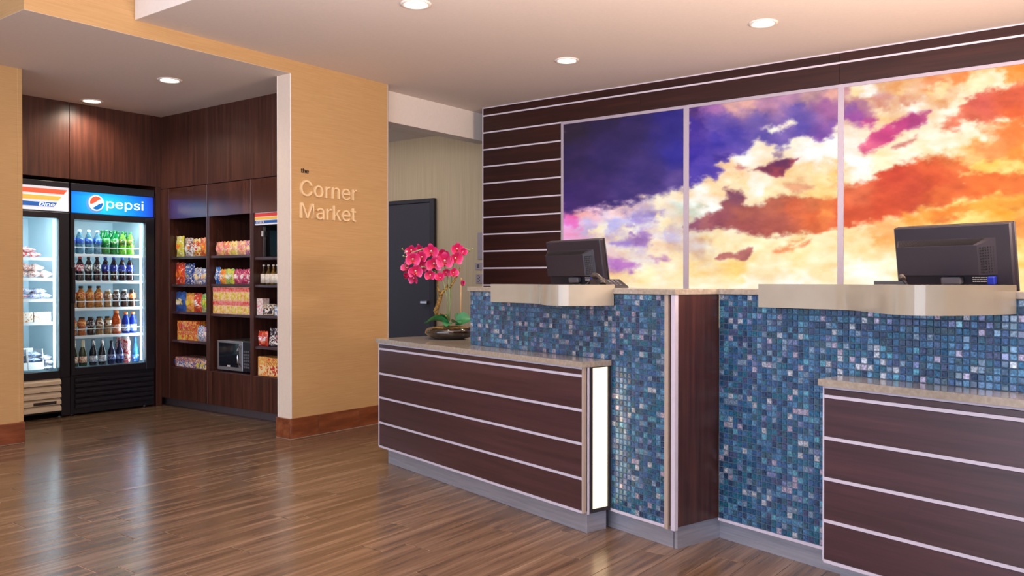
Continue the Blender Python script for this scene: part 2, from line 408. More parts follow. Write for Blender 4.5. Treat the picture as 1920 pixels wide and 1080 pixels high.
# ------------------------------------------------------------------ backlit sunset mural (print = one small colour per mesh corner point)
def vnoise(x, y, seed):
    rs = np.random.RandomState(seed); T = rs.rand(256, 256)
    xi = np.floor(x).astype(int); yi = np.floor(y).astype(int); fx = x - xi; fy = y - yi
    fx = fx * fx * (3 - 2 * fx); fy = fy * fy * (3 - 2 * fy)
    a = T[xi % 256, yi % 256]; b = T[(xi + 1) % 256, yi % 256]; c = T[xi % 256, (yi + 1) % 256]; d = T[(xi + 1) % 256, (yi + 1) % 256]
    return (a * (1 - fx) + b * fx) * (1 - fy) + (c * (1 - fx) + d * fx) * fy
def fbm(x, y, seed, oct=5):
    s = 0; a = 0.5
    for k in range(oct): s = s + a * (vnoise(x * 2 ** k, y * 2 ** k, seed + k) - 0.5); a *= 0.55
    return s
def poly_sdf(px, py, poly):
    P = np.array(poly, float); d = np.full(px.shape, 1e9); ins = np.zeros(px.shape, bool); n = len(P)
    for i in range(n):
        ax, ay = P[i]; bx, by = P[(i + 1) % n]; ex, ey = bx - ax, by - ay
        t = np.clip(((px - ax) * ex + (py - ay) * ey) / (ex * ex + ey * ey + 1e-9), 0, 1)
        d = np.minimum(d, np.hypot(px - ax - t * ex, py - ay - t * ey))
        c = ((ay > py) != (by > py)) & (px < (bx - ax) * (py - ay) / (by - ay + 1e-12) + ax); ins ^= c
    return np.where(ins, -d, d)
def idw(px, py, pts, p=3.0):
    num = np.zeros(px.shape + (3,)); den = np.zeros(px.shape)
    for x, y, r, g, b in pts:
        w = 1.0 / (((px - x) ** 2 + (1.15 * (py - y)) ** 2) ** (p / 2) + 40); den += w
        num += w[..., None] * np.array([r, g, b], float)
    return num / den[..., None]
BASE = [(1070,415,232,120,196),(1100,405,248,196,208),(1160,396,250,212,210),(1240,375,255,236,205),(1275,362,255,240,210),(1065,440,240,170,218),(1062,470,225,190,225),
 (1100,430,200,188,230),(1122,432,252,240,212),(1150,425,188,178,222),(1190,412,172,152,206),(1215,405,190,170,200),(1192,428,250,236,212),(1246,420,255,240,205),(1200,448,168,130,190),(1170,458,250,238,208),(1262,440,205,190,215),(1240,455,250,225,200),
 (1105,490,206,180,214),(1140,480,235,205,205),(1200,520,254,240,188),(1255,485,254,230,182),(1235,470,250,225,190),(1150,525,252,225,180),(1270,520,254,236,190),(1110,520,240,200,200),
 (1300,460,216,188,172),(1350,450,255,240,196),(1500,478,255,238,180),(1300,510,254,226,168),(1380,505,254,222,146),(1550,500,255,243,198),(1400,535,255,250,228),(1500,535,255,252,235),(1310,362,255,250,238),(1330,385,255,255,248),(1297,395,208,216,200),(1350,345,255,225,180),
 (1420,345,255,252,240),(1395,300,255,255,250),(1440,290,255,242,218),(1520,290,255,255,252),(1555,285,255,255,250),(1560,318,246,205,150),(1540,335,255,225,160),(1500,330,248,214,160),(1440,362,255,232,180),(1390,345,255,235,190),(1350,325,250,215,180),(1380,322,250,208,160),(1540,360,255,220,150),(1420,455,255,240,190),(1300,530,254,240,200),
 (1595,170,255,236,190),(1622,168,255,255,248),(1680,160,236,172,120),(1750,150,238,150,98),(1800,140,244,138,66),(1900,130,252,150,58),(1600,190,205,150,140),(1650,185,215,150,135),(1700,185,220,150,120),(1760,167,255,220,160),(1710,205,255,246,225),(1690,168,246,200,140),
 (1870,152,255,244,206),(1840,162,255,240,190),(1590,290,255,255,250),(1612,312,255,255,250),(1700,280,255,246,214),(1760,272,255,250,225),(1830,245,255,250,222),(1650,300,255,240,195),(1800,200,255,246,212),(1780,210,255,248,220),(1650,215,255,232,190),(1655,240,255,220,180),(1770,190,235,175,130),(1850,305,255,220,120),(1905,312,255,228,140),(1740,280,255,240,200),(1820,290,250,190,110),
 (1590,440,254,226,170),(1622,470,255,240,190),(1612,505,255,255,235),(1662,430,250,188,122),(1700,430,254,210,130),(1912,480,255,222,132),(1912,430,250,170,92),(1915,520,254,226,152),(1800,400,255,225,130),(1870,395,255,190,80),(1640,530,255,250,225),(1720,520,255,240,190),(1820,480,255,220,130)]
NIGHT = [(1068,240,34,16,46),(1065,300,40,20,80),(1150,215,38,18,66),(1180,235,44,26,96),(1270,225,42,30,140),(1275,290,40,34,160),(1100,370,62,32,112),(1140,300,48,28,104),(1220,330,64,44,130),(1270,340,96,72,160),(1060,390,66,32,118),(1180,370,76,52,134)]
DUSK = [(1298,205,70,36,110),(1300,240,56,32,140),(1298,290,48,30,152),(1335,200,160,104,168),(1372,192,216,164,160),(1405,190,222,168,160),(1440,196,184,132,164),(1480,182,184,134,168),(1520,178,206,158,160),(1562,180,232,172,160),(1350,232,98,76,166),(1420,225,108,88,166),(1500,212,108,86,166),(1552,205,170,104,160),(1550,245,128,80,162),(1345,262,60,46,160),(1310,322,76,56,166),(1380,262,80,64,166),(1430,262,100,82,166),(1530,262,130,76,166),(1500,235,96,78,168),(1460,262,112,90,170),(1340,300,72,54,160),(1360,300,110,80,170)]
BIG = [(1345,415,142,70,86),(1375,362,130,72,96),(1400,402,166,86,76),(1460,424,166,80,70),(1490,392,206,96,60),(1530,402,220,100,54),(1562,385,226,116,60),(1300,422,146,84,110),(1325,412,160,95,100),(1520,372,216,116,72),(1455,378,176,92,72),(1545,398,240,140,70),(1400,425,150,70,72),(1580,400,216,90,56)]
SHAPES = [
 ([(1050,195),(1291,190),(1291,350),(1283,352),(1220,370),(1180,379),(1150,390),(1100,394),(1050,404)], NIGHT, 7, 9),
 ([(1140,490),(1165,486),(1200,492),(1190,503),(1150,508)], (180,118,190), 7, 10), ([(1222,482),(1245,480),(1256,487),(1228,489)], (186,136,176), 5, 6),
 ([(1180,408),(1235,398),(1232,412),(1195,422)], (160,140,204), 10, 10), ([(1176,446),(1215,440),(1222,452),(1190,462)], (166,124,188), 8, 12), ([(1150,455),(1180,450),(1185,462),(1160,462)], (172,140,205), 8, 8), ([(1060,505),(1110,492),(1140,500),(1100,522)], (190,150,205), 12, 12),
 ([(1286,150),(1592,150),(1592,222),(1574,228),(1567,240),(1562,256),(1535,264),(1515,257),(1500,252),(1486,260),(1478,274),(1460,280),(1442,268),(1425,262),(1405,280),(1388,290),(1372,292),(1365,300),(1340,312),(1355,320),(1345,334),(1325,338),(1300,345),(1286,348)], DUSK, 5, 9),
 ([(1440,240),(1452,236),(1466,240),(1462,250),(1452,254),(1446,249)], (255,250,232), 4, 9), ([(1429,243),(1438,236),(1450,234),(1446,243)], (250,232,214), 4, 9), ([(1460,241),(1472,231),(1480,224),(1493,229),(1478,237),(1468,244)], (252,238,218), 4, 9),
 ([(1340,294),(1367,290),(1364,300),(1342,301)], (62,42,142), 4, 5),
 ([(1450,290),(1466,286),(1472,295),(1452,298)], (172,140,156), 4, 6),
 ([(1404,322),(1420,314),(1438,313),(1455,302),(1475,298),(1500,297),(1490,308),(1478,318),(1470,330),(1455,337),(1438,328),(1425,322)], [(1410,320,160,92,100),(1465,304,96,34,84),(1495,300,150,60,84),(1455,330,152,58,80),(1440,318,120,50,80)], 2.5, 6),
 ([(1373,316),(1385,310),(1412,316),(1380,319)], (196,130,126), 3, 6),
 ([(1475,345),(1496,340),(1526,350),(1515,362),(1485,360)], (222,160,122), 6, 8), ([(1556,318),(1575,312),(1575,345),(1558,350)], (246,190,120), 8, 8),
 ([(1286,424),(1300,412),(1312,412),(1325,405),(1340,400),(1360,392),(1352,382),(1365,372),(1360,356),(1370,352),(1388,360),(1396,370),(1392,380),(1405,386),(1430,381),(1436,370),(1460,365),(1500,369),(1540,369),(1577,372),(1592,388),(1592,420),(1550,435),(1510,438),(1470,440),(1440,442),(1418,441),(1395,432),(1370,425),(1340,427),(1310,430),(1286,432)], BIG, 4, 8),
 ([(1344,485),(1350,474),(1375,474),(1412,462),(1408,478),(1398,488),(1365,487)], (176,106,102), 2.5, 6),
 ([(1450,471),(1475,465),(1492,457),(1480,464),(1500,463),(1465,476)], (232,146,98), 4, 6), ([(1500,458),(1523,450),(1521,457),(1504,462)], (228,134,92), 3, 5), ([(1480,452),(1510,446),(1505,452)], (240,160,104), 5, 5),
 ([(1578,196),(1618,188),(1634,195),(1636,215),(1640,240),(1610,237),(1578,226)], [(1590,205,156,100,168),(1600,225,170,84,164),(1630,235,196,80,146),(1625,200,190,130,150)], 6, 10),
 ([(1612,278),(1626,258),(1650,240),(1675,232),(1690,222),(1720,215),(1746,210),(1735,225),(1724,238),(1690,250),(1665,265),(1642,284),(1620,290)], [(1625,275,226,102,140),(1660,250,210,70,132),(1710,232,176,60,124),(1735,215,190,80,130),(1690,235,196,62,128)], 4.5, 9),
 ([(1675,278),(1700,264),(1722,254),(1712,268),(1688,278)], (206,130,120), 4, 8),
 ([(1762,238),(1792,216),(1811,192),(1830,176),(1870,170),(1930,146),(1930,232),(1880,220),(1850,228),(1800,228),(1795,240),(1778,246)], [(1790,228,236,128,98),(1840,195,224,98,84),(1900,180,228,98,64),(1900,215,234,100,46),(1830,222,228,110,80)], 7, 11),
 ([(1842,242),(1868,236),(1930,222),(1930,300),(1850,298),(1820,280),(1852,262),(1870,258)], [(1860,248,250,160,104),(1900,240,246,130,58),(1850,285,248,158,90),(1910,290,250,150,60)], 9, 10),
 ([(1576,352),(1610,340),(1640,335),(1655,322),(1676,312),(1700,305),(1740,295),(1775,292),(1802,300),(1822,312),(1802,330),(1830,325),(1870,322),(1930,330),(1930,362),(1860,372),(1800,375),(1750,388),(1700,402),(1650,416),(1576,424)], [(1600,360,226,110,70),(1600,405,214,84,46),(1680,325,208,66,40),(1720,345,206,70,40),(1660,390,216,78,40),(1760,330,222,86,40),(1770,365,236,110,50),(1850,350,240,116,44),(1910,345,242,122,50),(1780,302,236,120,60)], 6, 11),
 ([(1690,404),(1760,386),(1820,376),(1930,366),(1930,392),(1850,392),(1790,408),(1760,420),(1700,418)], [(1720,402,254,170,72),(1780,395,250,142,52),(1850,380,254,170,60),(1910,378,252,166,60)], 8, 10),
 ([(1752,412),(1790,402),(1796,412),(1770,420)], (246,140,66), 6, 7), ([(1630,428),(1660,418),(1690,420),(1660,436)], (250,184,116), 8, 8), ([(1890,386),(1912,384),(1912,394),(1895,394)], (246,160,64), 5, 6), ([(1890,430),(1930,412),(1930,445),(1900,440)], (248,158,80), 8, 9)]
def print_colours(X, Z):
    """layout of the print over the mural face: wall metres -> layout units"""
    fx, fy, fz = _f; dx, dy, dz = X, np.full(X.shape, BY), Z - CAM_H
    w = dx * fx + dy * fy + dz * fz
    px = 960 + 1595.46 * (dx * _r.x + dy * _r.y) / w; py = 540 - 1595.46 * (dx * _u.x + dy * _u.y + dz * _u.z) / w
    wx = fbm(px / 34, py / 24, 3) + 0.8 * fbm(px / 13, py / 9, 33); wy = fbm(px / 34 + 51, py / 24 + 17, 9) + 0.8 * fbm(px / 13 + 9, py / 9 + 4, 39)
    c = idw(px + wx * 40, py + wy * 30, BASE)
    tex = fbm(px / 30, py / 16, 21)
    wisp = fbm(px / 16, py / 8, 47)
    c = c + (tex + .7 * fbm(px / 60 + 3, py / 20, 61))[..., None] * np.array([18, 52, 84])
    for poly, colr, feather, warp in SHAPES:
        sd = poly_sdf(px + wx * warp * 1.7, py + wy * warp * 1.5, poly)
        feather = feather * 1.35; a = np.clip(0.5 - (sd + wisp * feather * 2.2) / (2 * feather), 0, 1); a = a * a * (3 - 2 * a)
        col = idw(px + wx * 26, py + wy * 20, colr) if isinstance(colr, list) else np.ones(px.shape + (3,)) * np.array(colr, float)
        if colr is NIGHT: col = col * 0.86
        dark = 1 - col.mean(-1, keepdims=True) / 255
        col = col + tex[..., None] * np.array([92, 70, 54]) * (1.12 - dark)
        c = c * (1 - a[..., None]) + col * a[..., None]
    c = c.mean(-1, keepdims=True) * -0.08 + c * 1.08
    c = np.clip(c, 0, 255) / 255
    return np.where(c <= 0.04045, c / 12.92, ((c + 0.055) / 1.055) ** 2.4)
kp = NT('backlit_print'); at = kp.n('ShaderNodeAttribute'); at.attribute_name = 'ink'
kp.l(at.outputs['Color'], kp.b.inputs['Emission Color']); kp.b.inputs['Emission Strength'].default_value = 1.19
kp.b.inputs['Base Color'].default_value = (0.02, 0.02, 0.02, 1); kp.b.inputs['Roughness'].default_value = 0.3; kp.b.inputs['Specular IOR Level'].default_value = 0.02
MX = [(-4.030, -2.915), (-2.870, -1.756), (-1.715, -0.60)]
MZ0, MZ1 = 0.76, 2.466
mural = Thing('backlit_mural', 'wide backlit glass mural of a purple and orange sunset sky on the dark slatted wall', 'mural', (-2.3, BY, 0.74))
for x0, x1 in MX:
    nx, nz = 190, 260
    X, Z = np.meshgrid(np.linspace(x0, x1, nx + 1), np.linspace(MZ0, MZ1, nz + 1))
    me = bpy.data.meshes.new('print'); idx = np.arange((nx + 1) * (nz + 1)).reshape(nz + 1, nx + 1)
    vs = np.stack([X.ravel() - mural.org[0], np.full(X.size, BY - 0.006) - mural.org[1], Z.ravel() - mural.org[2]], 1)
    fs = np.stack([idx[:-1, :-1].ravel(), idx[:-1, 1:].ravel(), idx[1:, 1:].ravel(), idx[1:, :-1].ravel()], 1)
    n0 = len(vs); bk = vs[[idx[0, 0], idx[0, -1], idx[-1, -1], idx[-1, 0]]] + np.array([0, 0.016, 0]); vs = np.vstack([vs, bk])
    fl = fs.tolist() + [[n0 + 3, n0 + 2, n0 + 1, n0]]
    for e, (p, q) in ((idx[0], (0, 1)), (idx[:, -1], (1, 2)), (idx[-1][::-1], (2, 3)), (idx[::-1, 0], (3, 0))): fl.append([n0 + p, n0 + q] + e[::-1].tolist())
    me.from_pydata(vs.tolist(), [], fl); me.materials.append(kp.m)
    ca = me.color_attributes.new('ink', 'FLOAT_COLOR', 'POINT'); cc = np.ones((len(vs), 4), np.float32); cc[:X.size, :3] = print_colours(X, Z).reshape(-1, 3); cc[X.size:, :3] = 0.05
    ca.data.foreach_set('color', cc.ravel()); me.update(); link('pane', me, mural.o)
for x0, x1 in ((-4.052, -4.030), (-2.915, -2.870), (-1.756, -1.715), (-0.60, -0.56)):
    mural.part('frame_upright', MB().box(x0, x1, BY - 0.014, BY + 0.012, 0.74, 2.490, 0.001), M_frame)
mural.part('frame_rail', MB().box(-4.052, -0.56, BY - 0.0135, BY + 0.012, 2.466, 2.4905, 0.001), M_frame)
mural.part('frame_rail', MB().box(-4.052, -0.56, BY - 0.0135, BY + 0.012, 0.735, 0.76, 0.001), M_frame)

# ------------------------------------------------------------------ reception counters
ZB = 0.104                                         # underside of the low desks' boards
STRIPS = [0.713, 0.559, 0.409, 0.253, 0.104]
def low_desk(name_label, u0, u1, vf, vdeep, side_light, top_label_off=0.0):
    t = Thing('low_desk', name_label, 'reception desk', ((u0 + u1) / 2, vf + 0.05, 0), DA, 'low dark wood desks')
    vb = vf + 0.160
    t.part('carcass', MB().box(u0 + 0.012, u1 - 0.012, vf + 0.013, vb, ZB, 0.748), M_dark_in)
    t.part('kick_plate', MB().box(u0 + 0.048, u1 - 0.025, vf + 0.040, vb, 0.0, ZB, 0.001), M_steel)
    edges = [0.745] + STRIPS
    for k in range(5):
        zt = edges[k] - (0.007 if k else 0.004); zb = edges[k + 1] + 0.007
        t.part('panel', MB().box(u0 + 0.005, u1 - 0.012, vf, vf + 0.013, zb, zt, 0.001), M_dwood_h)
    for z in STRIPS: t.part('strip', MB().box(u0 + 0.004, u1 - 0.012, vf - 0.0015, vf + 0.013, z - 0.006, z + 0.006), M_whitetrim)
    t.part('strip', MB().box(u0 + 0.004, u1 - 0.012, vf - 0.0015, vf + 0.013, 0.7425, 0.7515), M_whitetrim)
    t.part('edge_trim', MB().box(u0, u0 + 0.006, vf - 0.003, vb, ZB, 0.752, 0.001), M_whitetrim)
    t.part('edge_trim', MB().box(u1 - 0.012, u1, vf - 0.003, vf + 0.016, ZB - 0.004, 0.752, 0.001), M_beige)
    # worktop: over the cabinet and, where the tall counter ends, further back
    if vdeep: out = [(u0 - 0.012, vf - 0.015), (u1 + 0.004, vf - 0.015), (u1 + 0.004, vb + 0.004), (-3.99, vb + 0.004), (-3.99, vdeep), (u0 - 0.012, vdeep)]
    else: out = [(u0 - 0.012, vf - 0.015), (u1 + 0.004, vf - 0.015), (u1 + 0.004, vb + 0.004), (u0 - 0.012, vb + 0.004)]
    t.part('worktop', MB().prism(out, 0.752, 0.777), M_stone)
    if vdeep: t.part('return_cabinet', MB().box(u0 + 0.05, -4.02, vb + 0.002, vdeep - 0.05, 0.0, 0.751), M_dwood_v)
    if side_light:
        x = u1
        t.part('light_frame', MB().box(x - 0.011, x, vf + 0.030, vb, ZB - 0.01, 0.111, 0.001).box(x - 0.011, x, vf + 0.030, vb, 0.747, 0.752).box(x - 0.011, x, vf + 0.036, vf + 0.054, 0.111, 0.747).box(x - 0.011, x + 0.002, vf + 0.147, vb, 0.09, 0.752), M_blackp)
        t.part('corner_strip', MB().box(x - 0.004, x + 0.002, vf + 0.022, vf + 0.033, ZB - 0.012, 0.752, 0.001), M_whitetrim)
        t.part('light_panel', MB().box(x - 0.011, x - 0.004, vf + 0.054, vf + 0.147, 0.111, 0.747), glow('warm_light_panel', (255, 230, 186), 1.8))
    return t
LD = low_desk('dark wood low desk with pale strips carrying the pink orchid', -4.755, -2.833, 2.525, 3.22, True)
RD = low_desk('dark wood low desk with pale strips under the counter of the wider monitor', -1.823, -0.45, 2.805, None, False)

def tile_material(i, c, metal=0.0, film=0):
    k = NT('glass_tile'); v = k.coords((1, 1, 1)); f = k.noise(v, 120, 4.0, 0.75)
    c = (int(c[0] * .92), int(c[1] * 1.0), int(c[2] * .98)) if max(c) < 180 else tuple(int(x * .9) for x in c); d = tuple(int(x * 0.62) for x in c); e = tuple(min(255, int(x * 1.25 + 10)) for x in c)
    k.l(k.ramp(f, [(0.36, d), (0.5, c), (0.64, e)]), k.b.inputs['Base Color'])
    k.b.inputs['Roughness'].default_value = 0.16; k.b.inputs['Metallic'].default_value = metal
    k.b.inputs['Coat Weight'].default_value = 1.0; k.b.inputs['Coat Roughness'].default_value = 0.05; k.b.inputs['Coat IOR'].default_value = 1.5
    if film: k.b.inputs['Thin Film Thickness'].default_value = film; k.b.inputs['Thin Film IOR'].default_value = 1.6
    k.bump(f, 0.35, 0.004); return k.m
TILES = [((30,78,120),14,.25,0),((34,96,126),13,.25,0),((56,90,140),13,.25,0),((70,114,160),9,.3,0),((36,62,98),10,.25,0),((50,84,108),10,.2,0),((84,130,170),10,.3,0),((34,96,138),8,.3,0),((66,76,118),6,.3,0),
         ((132,158,188),7,.4,430),((196,206,218),5.5,.45,0),((186,182,206),4,.45,520),((96,170,196),3.5,.4,380),((120,140,190),4,.4,470)]
TM = [tile_material(i, c, m, f) for i, (c, w, m, f) in enumerate(TILES)]
TW = np.array([t[1] for t in TILES], float); TW /= TW.sum()
PITCH, TS = 0.0247, 0.0226
def tile_geo(m, u, v, z, mi, tu=0.0, tz=0.0):
    h = TS / 2; k = h - 0.0018; o = len(m.v); d = 0.0030
    for s, q in ((h, 0.0), (k, -d)):
        for a, b in ((-s, -s), (s, -s), (s, s), (-s, s)): m.v.append((u + a, v + q + (a * tu + b * tz if q else 0), z + b))
    m.face([o + 4, o + 5, o + 6, o + 7], mi)
    for i in range(4): j = (i + 1) % 4; m.face([o + i, o + j, o + 4 + j, o + 4 + i], mi)
TMESH = []
for m_ in TM:
    q = MB(); tile_geo(q, 0, 0, 0, 0); me = q.mesh('tile', m_, fix=False); TMESH.append(me)
M_grout = basic('tile_grout', (86, 104, 124), 0.6)
def tiled_face(t, u0, u1, v, z0, z1, hidden, key):
    nu = int((u1 - u0) / PITCH); nz = int((z1 - z0) / PITCH); pu = (u1 - u0) / nu; pz = (z1 - z0) / nz
    cells = []
    for i in range(nu):
        for j in range(nz):
            u = u0 + (i + .5) * pu; z = z0 + (j + .5) * pz
            if hidden(u, z): continue
            cells.append((u, z, int(RS.choice(len(TM), p=TW)), RS.normal(0, .022), RS.normal(0, .022)))
    cells.sort(key=lambda c: key(c[0], c[1]))
    big, rest_ = cells[:300], cells[300:]
    for u, z, k, a, b in big:
        o = link('tile', TMESH[k], t.o); o.location = (u - t.org[0], v - t.org[1], z - t.org[2]); o.rotation_euler = (b, 0, -a)
    m = MB()
    for u, z, k, a, b in rest_: tile_geo(m, u, v, z, k, a, b)
    t.part('tiles', m, TM, stuff=True, fix=False)
def near(v):
    def k(u, z):
        d = in_frame(uvw(u, v, z), -14); return d if d else 99
    return k
def ledge_outline(u0, u1, v0, vb, ub, vt):
    """straight front edge on one end swelling into a rounded end on the other"""
    r = u1 - ub; pts = [(u0, vb), (u0, v0)]; s0 = u0 + (ub - u0) * 0.42
    n = 12
    for i in range(n + 1):
        q = i / n; s = q * q * (3 - 2 * q); pts.append((s0 + (ub - s0) * q, v0 + (vt - v0) * s))
    for i in range(1, 13):
        a = -PI / 2 + i / 12 * PI * 0.5; pts.append((ub + r * math.cos(a), vt + (vb - vt) * (1 + math.sin(a))))
    return pts
def tall_counter(label, u0, u1, vf, hidden, ledge, zl, right_end):
    t = Thing('tall_counter', label, 'reception desk', ((u0 + u1) / 2, vf + 0.12, 0), DA, 'mosaic counters')
    vb = vf + 0.25
    t.part('carcass', MB().box(u0 + 0.001, u1, vf + 0.004, vb, 0.098, 1.079), M_dwood_v)
    t.part('grout', MB().box(u0, u1 - right_end, vf, vf + 0.006, 0.098, 1.079), M_grout)
    t.part('kick_plate', MB().box(u0 + (0.03 if right_end else -0.02), u1 + (0.008 if right_end else 0) - 0.03, vf + 0.026, vb, 0.0, 0.098), M_steel)
    t.part('strip', MB().box(u0, u1 - right_end, vf - 0.005, vf + 0.01, 0.086, 0.098), M_whitetrim)
    tiled_face(t, u0 + 0.002, u1 - right_end - 0.002, vf, 0.099, 1.078, hidden, near(vf))
    if right_end:
        t.part('edge_trim', MB().box(u1 - right_end, u1 - right_end + 0.022, vf - 0.008, vf + 0.012, 0.082, 1.079, 0.001), M_beige)
        t.part('edge_trim', MB().box(u1 - 0.012, u1 + 0.010, vf - 0.010, vf + 0.012, 0.085, 1.079, 0.001), M_whitetrim)
        t.part('side_panel', MB().box(u1 + 0.0, u1 + 0.010, vf + 0.014, vf + 0.274, 0.098, 1.079, 0.001), M_dwood_v)
        t.part('kick_plate', MB().box(u1 - 0.03, u1 - 0.006, vf + 0.026, vf + 0.30, 0.0, 0.098), M_steel)
    t.part('countertop', MB().box(u0 - 0.012, u1 + (0.016 if right_end else 0), vf - 0.014, vb + (0.02 if right_end else 0), 1.079, 1.104, 0.002), M_stone)
    l = t.part('curved_ledge', MB().prism(ledge, zl, zl + 0.094), M_stone_w)
    l.data.polygons.foreach_set('use_smooth', [True] * len(l.data.polygons)); l.data.set_sharp_from_angle(angle=R(28))
    us = [p[0] for p in ledge]
    t.part('ledge_top', MB().box(min(us), max(us) - 0.06, vf - 0.013, vf + 0.055, 1.1045, zl + 0.094, 0.001), M_stone_w)
    return t
LC = tall_counter('blue mosaic counter rising behind the desk with the orchid', -3.985, -2.452, 2.695, lambda u, z: u < -2.842 and z < 0.772, ledge_outline(-3.66, -2.81, 2.605, 2.686, -2.93, 2.44), 1.0265, 0.052)
RC = tall_counter('blue mosaic counter set back beside the plain dark side panel', -2.440, -0.30, 2.967, lambda u, z: u > -1.80 and z < 0.772, ledge_outline(-2.165, -1.222, 2.875, 2.957, -1.36, 2.575), 1.031, 0.0)
st = Thing('staff_desk', 'plain white staff worktop hidden behind the mosaic counters', 'desk', (-2.6, 3.4, 0), DA)
st.part('worktop', MB().box(-4.2, -2.46, 2.97, 3.72, 0.90, 0.93, 0.003).box(-2.45, -0.4, 3.25, 3.95, 0.90, 0.93, 0.003), M_stone)
for a, b in ((-4.15, 3.6), (-2.6, 3.6), (-2.3, 3.85), (-0.5, 3.85)): st.part('leg', MB().box(a, a + 0.05, b, b + 0.05, 0, 0.90, 0.002), M_steel)

# ------------------------------------------------------------------ ceiling lights
def downlight(label, x, y, z, power, color=(1.0, 0.86, 0.68), spot=True):
    t = Thing('recessed_downlight', label, 'ceiling light', (x, y, z), group='recessed ceiling lights')
    t.part('trim_ring', MB().lathe([(0.088, 0.0), (0.088, -0.004), (0.078, -0.009), (0.066, -0.006), (0.066, 0.0)], 28, c=(x, y, z)), M_white)
    t.part('lamp_lens', MB().lathe([(0.0, -0.0035), (0.040, -0.0045), (0.066, -0.002), (0.066, 0.0), (0.0, 0.0)], 24, c=(x, y, z)), glow('lamp_glow', (255, 244, 224), 9.0))
    l = bpy.data.lights.new('downlight_lamp', 'SPOT'); l.energy = power; l.color = color; l.spot_size = R(160); l.spot_blend = 0.8; l.shadow_soft_size = 0.05
    o = bpy.data.objects.new('downlight_lamp', l); COL.objects.link(o); o.parent = t.o; o.location = (0, 0, -0.02)
    return t
downlight('glowing round ceiling light high in the lobby ceiling, cut by the top of the photo', -3.374, 3.552, CZ, 40)
downlight('glowing round ceiling light above the wide monitor end of the sunset mural', -1.927, 5.100, CZ, 40)
downlight('glowing round ceiling light in front of the purple pane of the mural', -3.375, 5.115, CZ, 40)
downlight('glowing round alcove light in front of the snack cabinets', -5.822, 3.501, AZ, 42)
downlight('glowing round alcove light close above the dark panel over the drink coolers', -7.008, 3.518, AZ, 60)

# ------------------------------------------------------------------ raised sign on the tan wall
sg = Thing('wall_sign', 'raised lettering reading the Corner Market on the tan wall', 'sign', (-4.941, 4.25, 1.588))
def letter_k(m):
    y0, y1 = min(p[1] for p in m.v), max(p[1] for p in m.v); z0, z1 = min(p[2] for p in m.v), max(p[2] for p in m.v); x0, x1 = min(p[0] for p in m.v), max(p[0] for p in m.v)
    w, h = y1 - y0, z1 - z0; P = lambda *l: [(y0 + w * a, z0 + h * b) for a, b in l]
    return (MB().prism(P((0, 0), (.20, 0), (.20, 1), (0, 1)), x0, x1, axis='x').prism(P((.20, .24), (.42, .44), (.95, .74), (.70, .74), (.20, .34)), x0, x1 - .0003, axis='x')
        .prism(P((.36, .40), (.76, 0), (1.0, 0), (.50, .51)), x0, x1 - .0006, axis='x'))
def sign_word(txt, y0, y1, z0, z1, mat, depth):
    k = text_mb(txt, y1 - y0, z1 - z0, depth)
    for n_, m in enumerate(split_letters(k)):
        xform(m, lambda a, b, c: (-4.9405 - b, y0 + a, z0 + c)); sg.part('letter', m if (txt, n_) != ('Market', 3) else letter_k(m), mat, fix=False)
M_sign = basic('sign_letters', (236, 206, 160), 0.5)
sign_word('the', 3.997, 4.066, 1.920, 1.952, M_black, 0.006)
sign_word('Corner', 3.984, 4.527, 1.752, 1.868, M_sign, 0.016)
sign_word('Market', 3.984, 4.518, 1.590, 1.702, M_sign, 0.016)

# ------------------------------------------------------------------ display cabinets of the corner shop
FY, BYC = 4.252, 4.735
def cabinet(label, x0, x1, shelves, stile_left, stile_right, floor_z):
    t = Thing('display_cabinet', label, 'cabinet', ((x0 + x1) / 2, 4.5, 0), group='snack cabinets of the corner shop')
    a, b = x0 - stile_left, x1 + stile_right
    t.part('kick_plate', MB().box(a, b, FY + 0.08, BYC, 0.0, 0.076), basic('dark_kick', (92, 80, 82), 0.4))
    t.part('base_panel', MB().box(x0 - 0.012, x1 + 0.012, FY - 0.001, FY + 0.018, 0.078, floor_z - 0.004, 0.001), M_dwood_v)
    t.part('top_panel', MB().box(x0 - 0.012, x1 + 0.012, FY - 0.001, FY + 0.018, 1.687, 1.962, 0.001), M_dwood_g)
    t.part('upright', MB().box(a, x0, FY, BYC, 0.078, 1.964), M_dwood_v)
    t.part('upright', MB().box(x1, b, FY, BYC, 0.078, 1.964), M_dwood_v)
    t.part('back_panel', MB().box(x0, x1, BYC - 0.012, BYC, 0.078, 1.964), M_dark_in)
    t.part('bottom_board', MB().box(x0, x1, FY + 0.018, BYC - 0.012, floor_z - 0.022, floor_z), M_dwood_h)
    for z in shelves: t.part('shelf', MB().box(x0 + .001, x1 - .001, FY + 0.012, BYC - 0.013, z - 0.022, z, 0.001), M_dwood_h)
    m = MB()
    for xs in (x0 + 0.0005, x1 - 0.0025):
        for k in range(30):
            z = floor_z + 0.09 + k * 0.04
            if z < 1.6: m.box(xs, xs + 0.002, FY + 0.09, FY + 0.096, z, z + 0.006)
    t.part('shelf_pins', m, M_chrome, stuff=True)
    return t
FLZ = 0.366
cabinet('dark wood snack cabinet nearest the drink coolers, five shelves of bags and boxes', -7.072, -6.514, [1.352, 1.105, 0.862, 0.608], 0.012, 0.023, FLZ)
cabinet('dark wood snack cabinet between its two neighbours, holding the microwave', -6.466, -5.899, [1.352, 1.109, 0.855], 0.023, 0.024, FLZ)
cabinet('dark wood snack cabinet beside the tan wall, holding the small freezer', -5.850, -5.250, [1.328, 1.105, 0.857, 0.606], 0.023, 0.03, FLZ)

